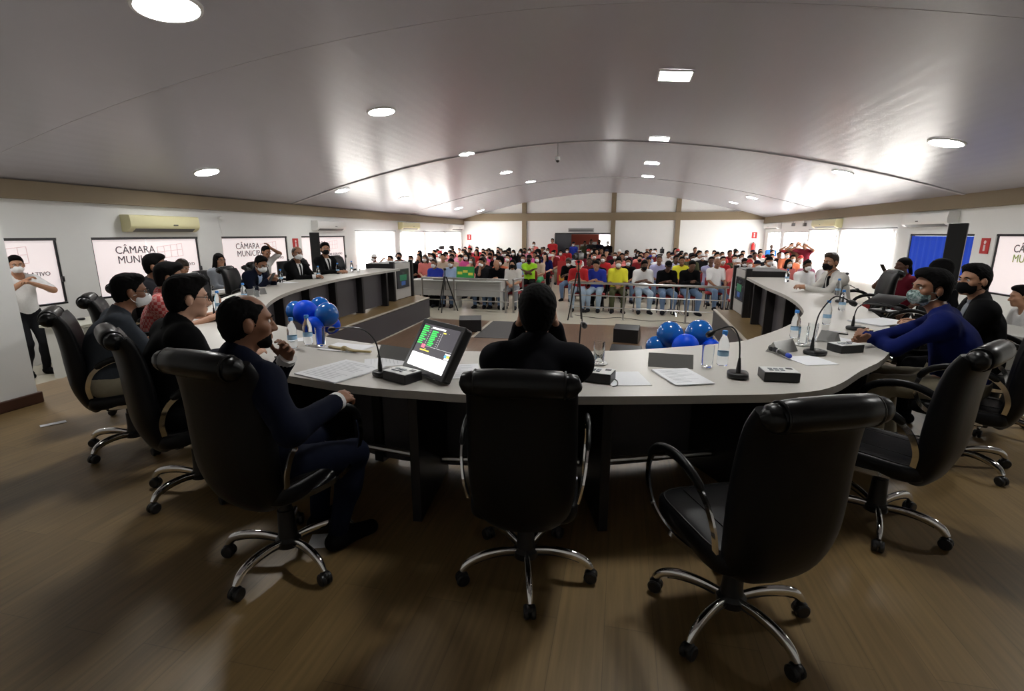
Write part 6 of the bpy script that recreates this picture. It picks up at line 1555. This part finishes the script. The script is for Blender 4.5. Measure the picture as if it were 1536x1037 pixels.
# column loudspeakers
def colspk(px, y_top, y_bot, Y, w, label, zbase, base_obj=None):
    t = at_y(px, y_top, Y); b = at_y(px, y_bot, Y)
    r = empty('column_loudspeaker', (t.x, Y, zbase), R(35 if px < 800 else -32), label, 'loudspeaker', 'black column loudspeakers')
    z0 = b.z - zbase; z1 = t.z - zbase
    MB().box((0, 0, (z0 + z1) / 2), (w, w * .9, z1 - z0), .01).build('cabinet', PLASTIC, r, smooth=False)
    MB().box((0, -w * .46, (z0 + z1) / 2), (w * .86, .012, (z1 - z0) * .96), .003).build('grille', mat('grille_cloth', (.02, .02, .02), .8), r, smooth=False)
    MB().cyl((0, 0, .02), (0, 0, z0 + .01), .022, 10).build('pole', PLASTIC, r)
    MB().lathe([(0, 0), (.25, 0), (.25, .02), (.03, .03), (0, .03)], n=24).build('base', PLASTIC, r)
colspk(471, 349, 408, 9.9, .20, 'tall black column loudspeaker on the left, between two seated men in suits', -.2)
colspk(1439, 335, 440, 7.9, .20, 'tall black column loudspeaker on the right, in front of the blue curtain', ZM)
# clerk's desk and screens
CD = mat('clerk_desk', (.55, .53, .49), .4)
dk = desk((-6.72, 7.9, -.2), 3.3, .44, .76, R(90), 'side desk where the clerks sit along the left wall', CD, BLACK, 3)
r = empty('computer_monitor', (-6.70, 9.0, .561), R(80), 'black computer monitor on the side desk', 'monitor')
MB().box((0, 0, .27), (.46, .04, .30), .008).build('screen', PLASTIC, r, smooth=False); MB().cyl((0, .01, .01), (0, .01, .14), .02, 10).build('neck', PLASTIC, r); MB().box((0, 0, .008), (.22, .16, .015), .004).build('foot', PLASTIC, r, smooth=False)
for nm, y, lb in [('sheet', 7.45, 'white papers on the side desk between the two women'),]: sheet((-6.70, y, .562), .3, .4, R(90), lb, 3, False)
for x, y, zz, h, lb in [(-7.05, 6.90, -.2, 92, 'dark office chair under the woman in patterned blouse'), (-7.42, 7.92, -.2, 86, 'dark office chair under the woman in grey-blue shirt'), (-7.80, 9.62, -.2, 96, 'dark office chair under the man with a hand on his forehead')]:
    chair_dup(CH['D'], lb, (x, y, zz), hd(h), R(30))
# white cabinet by the stage edge at the left
p = at_z(103, 566, ZM); r = empty('side_desk', (p.x + .05, p.y + .55, ZM), R(8), 'white side desk with dark front panel by the left wall', 'desk')
MB().box((0, 0, .76), (.60, 1.3, .035), .005).build('worktop', mat('side_top', (.60, .60, .52), .4), r, smooth=False)
MB().box((0, -.58, .37), (.55, .04, .74), .004).build('leg_panel', DW, r, smooth=False); MB().box((0, .58, .37), (.55, .04, .74), .004).build('leg_panel', DW, r, smooth=False)
MB().box((.26, 0, .50), (.03, 1.12, .46), .004).build('front_panel', mat('side_face', (.42, .43, .38), .4), r, smooth=False)
MB().box((.28, .05, .56), (.02, .8, .22), .003).build('dark_inset', FRAME, r, smooth=False)
c = r.matrix_basis @ Vector((-.1, -.2, .778)); m_ = empty('computer_mouse', c, R(30), 'small black mouse on the white side desk', 'mouse'); b = MB(); sup_ell(b, (0, 0, .018), (.05, .03, .018), .8, .8, 16, 8); b.build('body', PLASTIC, m_); MB().cyl((.02, 0, .036), (.02, .0, .038), .008, 10).build('wheel', STEEL, m_)
# grey side counter at the right edge
p = at_z(1525, 570, 0.0); r = empty('side_counter', (4.02, 5.9, .0), R(12), 'grey side counter at the right edge of the stage', 'counter')
MB().box((0, 0, .26), (.5, 1.3, .52), .008).build('body', mat('counter_grey', (.30, .30, .27), .5), r, smooth=False); MB().box((0, 0, .535), (.55, 1.36, .03), .006).build('top', mat('counter_top', (.45, .45, .42), .4), r, smooth=False)
# white slips on the floor
for px, py, w, l, rz, lb in [(80, 636, .06, .16, -30, 'white slip of paper on the floor near the wall stub'), (478, 812, .09, .12, 20, 'white sheet corner on the floor under the balding man')]:
    p = at_z(px, py, .002); r = empty('paper_slip', p, R(rz), lb, 'paper'); MB().box((0, 0, .001), (w, l, .002)).build('sheet', PAPER, r, smooth=False)

# ------------------------------------------------------------------ ceiling lights
LIGHTS = [(250, 8, 'r', .27), (572, 166, 'r', .22), (310, 257, 'r', .22), (513, 285, 'r', .20), (700, 230, 'r', .20), (759, 258, 'r', .20), (796, 272, 'r', .20), (605, 297, 'r', .20), (688, 312, 'r', .2), (721, 315.6, 'r', .2), (1013, 112, 's', .22), (989, 207, 's', .22), (978, 244, 's', .22), (972, 264, 's', .22), (1420, 213, 'r', .24), (1264, 258, 'r', .22), (1128, 296, 'r', .22), (1100, 303.6, 'r', .20)]
LNAME = ['nearest in the left centre row, cut by the top edge', 'second in the left centre row', 'nearest in the row over the left windows', 'second over the left windows, by the ceiling joint', 'third in the left centre row, on the ceiling joint', 'fourth in the left centre row', 'fifth in the left centre row', 'third over the left windows', 'fourth over the left windows', 'fifth over the left windows, by the back wall', 'square, nearest in the right centre row', 'square, second in the right centre row, on the ceiling joint', 'square, third in the right centre row', 'square, fourth in the right centre row', 'nearest over the right windows', 'second over the right windows, by the ceiling joint', 'third over the right windows', 'farthest over the right windows']
extra = [(0.6, 3.2, 's', .22), (4.7, 4.6, 'r', .22), (-7.6, 4.2, 'r', .22)]
RIM = mat('light_rim', (.75, .75, .74), .4)
def ceiling_light(x, y, sh, rad, label):
    z = arch(x); e = 1e-3; sl = (arch(x + e) - arch(x - e)) / (2 * e)
    r = empty('ceiling_light', (x, y, z - .002), 0, label, 'ceiling light', 'ceiling lights'); r.rotation_euler = (0, -math.atan(sl), 0)
    if sh == 'r':
        MB().lathe([(rad * .90, -.022), (rad, -.018), (rad * 1.02, 0), (rad * .9, 0), (rad * .90, -.022)], n=36, caps=False).build('frame', RIM, r)
        MB().lathe([(0, -.020), (rad * .9, -.020), (rad * .9, -.004), (0, -.004)], n=36).build('diffuser', LED, r)
    else:
        b = MB()
        for c, d in [((0, rad * .95, -.011), (rad * 2, rad * .1, .022)), ((0, -rad * .95, -.011), (rad * 2, rad * .1, .022)), ((rad * .95, 0, -.011), (rad * .1, rad * 1.8, .022)), ((-rad * .95, 0, -.011), (rad * .1, rad * 1.8, .022))]: b.box(c, d, .003)
        b.build('frame', RIM, r, smooth=False); MB().box((0, 0, -.012), (rad * 1.8, rad * 1.8, .016)).build('diffuser', LED, r, smooth=False)
for (px, py, sh, rad), nm in zip(LIGHTS, LNAME):
    p = at_arch(px, py); ceiling_light(p.x, p.y, sh, rad, '%s LED ceiling light, %s' % ('round' if sh == 'r' else 'flat', nm))
for x, y, sh, rad in extra: ceiling_light(x, y, sh, rad, 'LED ceiling light over the stage, just out of frame, ' + ('over the left windows' if x < -5 else 'right side' if x > 3 else 'right centre row'))

# ------------------------------------------------------------------ world and view
w = bpy.data.worlds.new('sky'); w.use_nodes = True; bpy.context.scene.world = w
w.node_tree.nodes['Background'].inputs['Color'].default_value = (.75, .85, 1, 1); w.node_tree.nodes['Background'].inputs['Strength'].default_value = .6
sc = bpy.context.scene
sc.view_settings.view_transform = 'Standard'; sc.view_settings.look = 'None'; sc.view_settings.gamma = 1.0; sc.view_settings.use_curve_mapping = False
sc.view_settings.exposure = 1.42
sc.cycles.max_bounces = 8; sc.cycles.diffuse_bounces = 4; sc.cycles.glossy_bounces = 4; sc.cycles.transmission_bounces = 8; sc.cycles.sample_clamp_indirect = 6.0
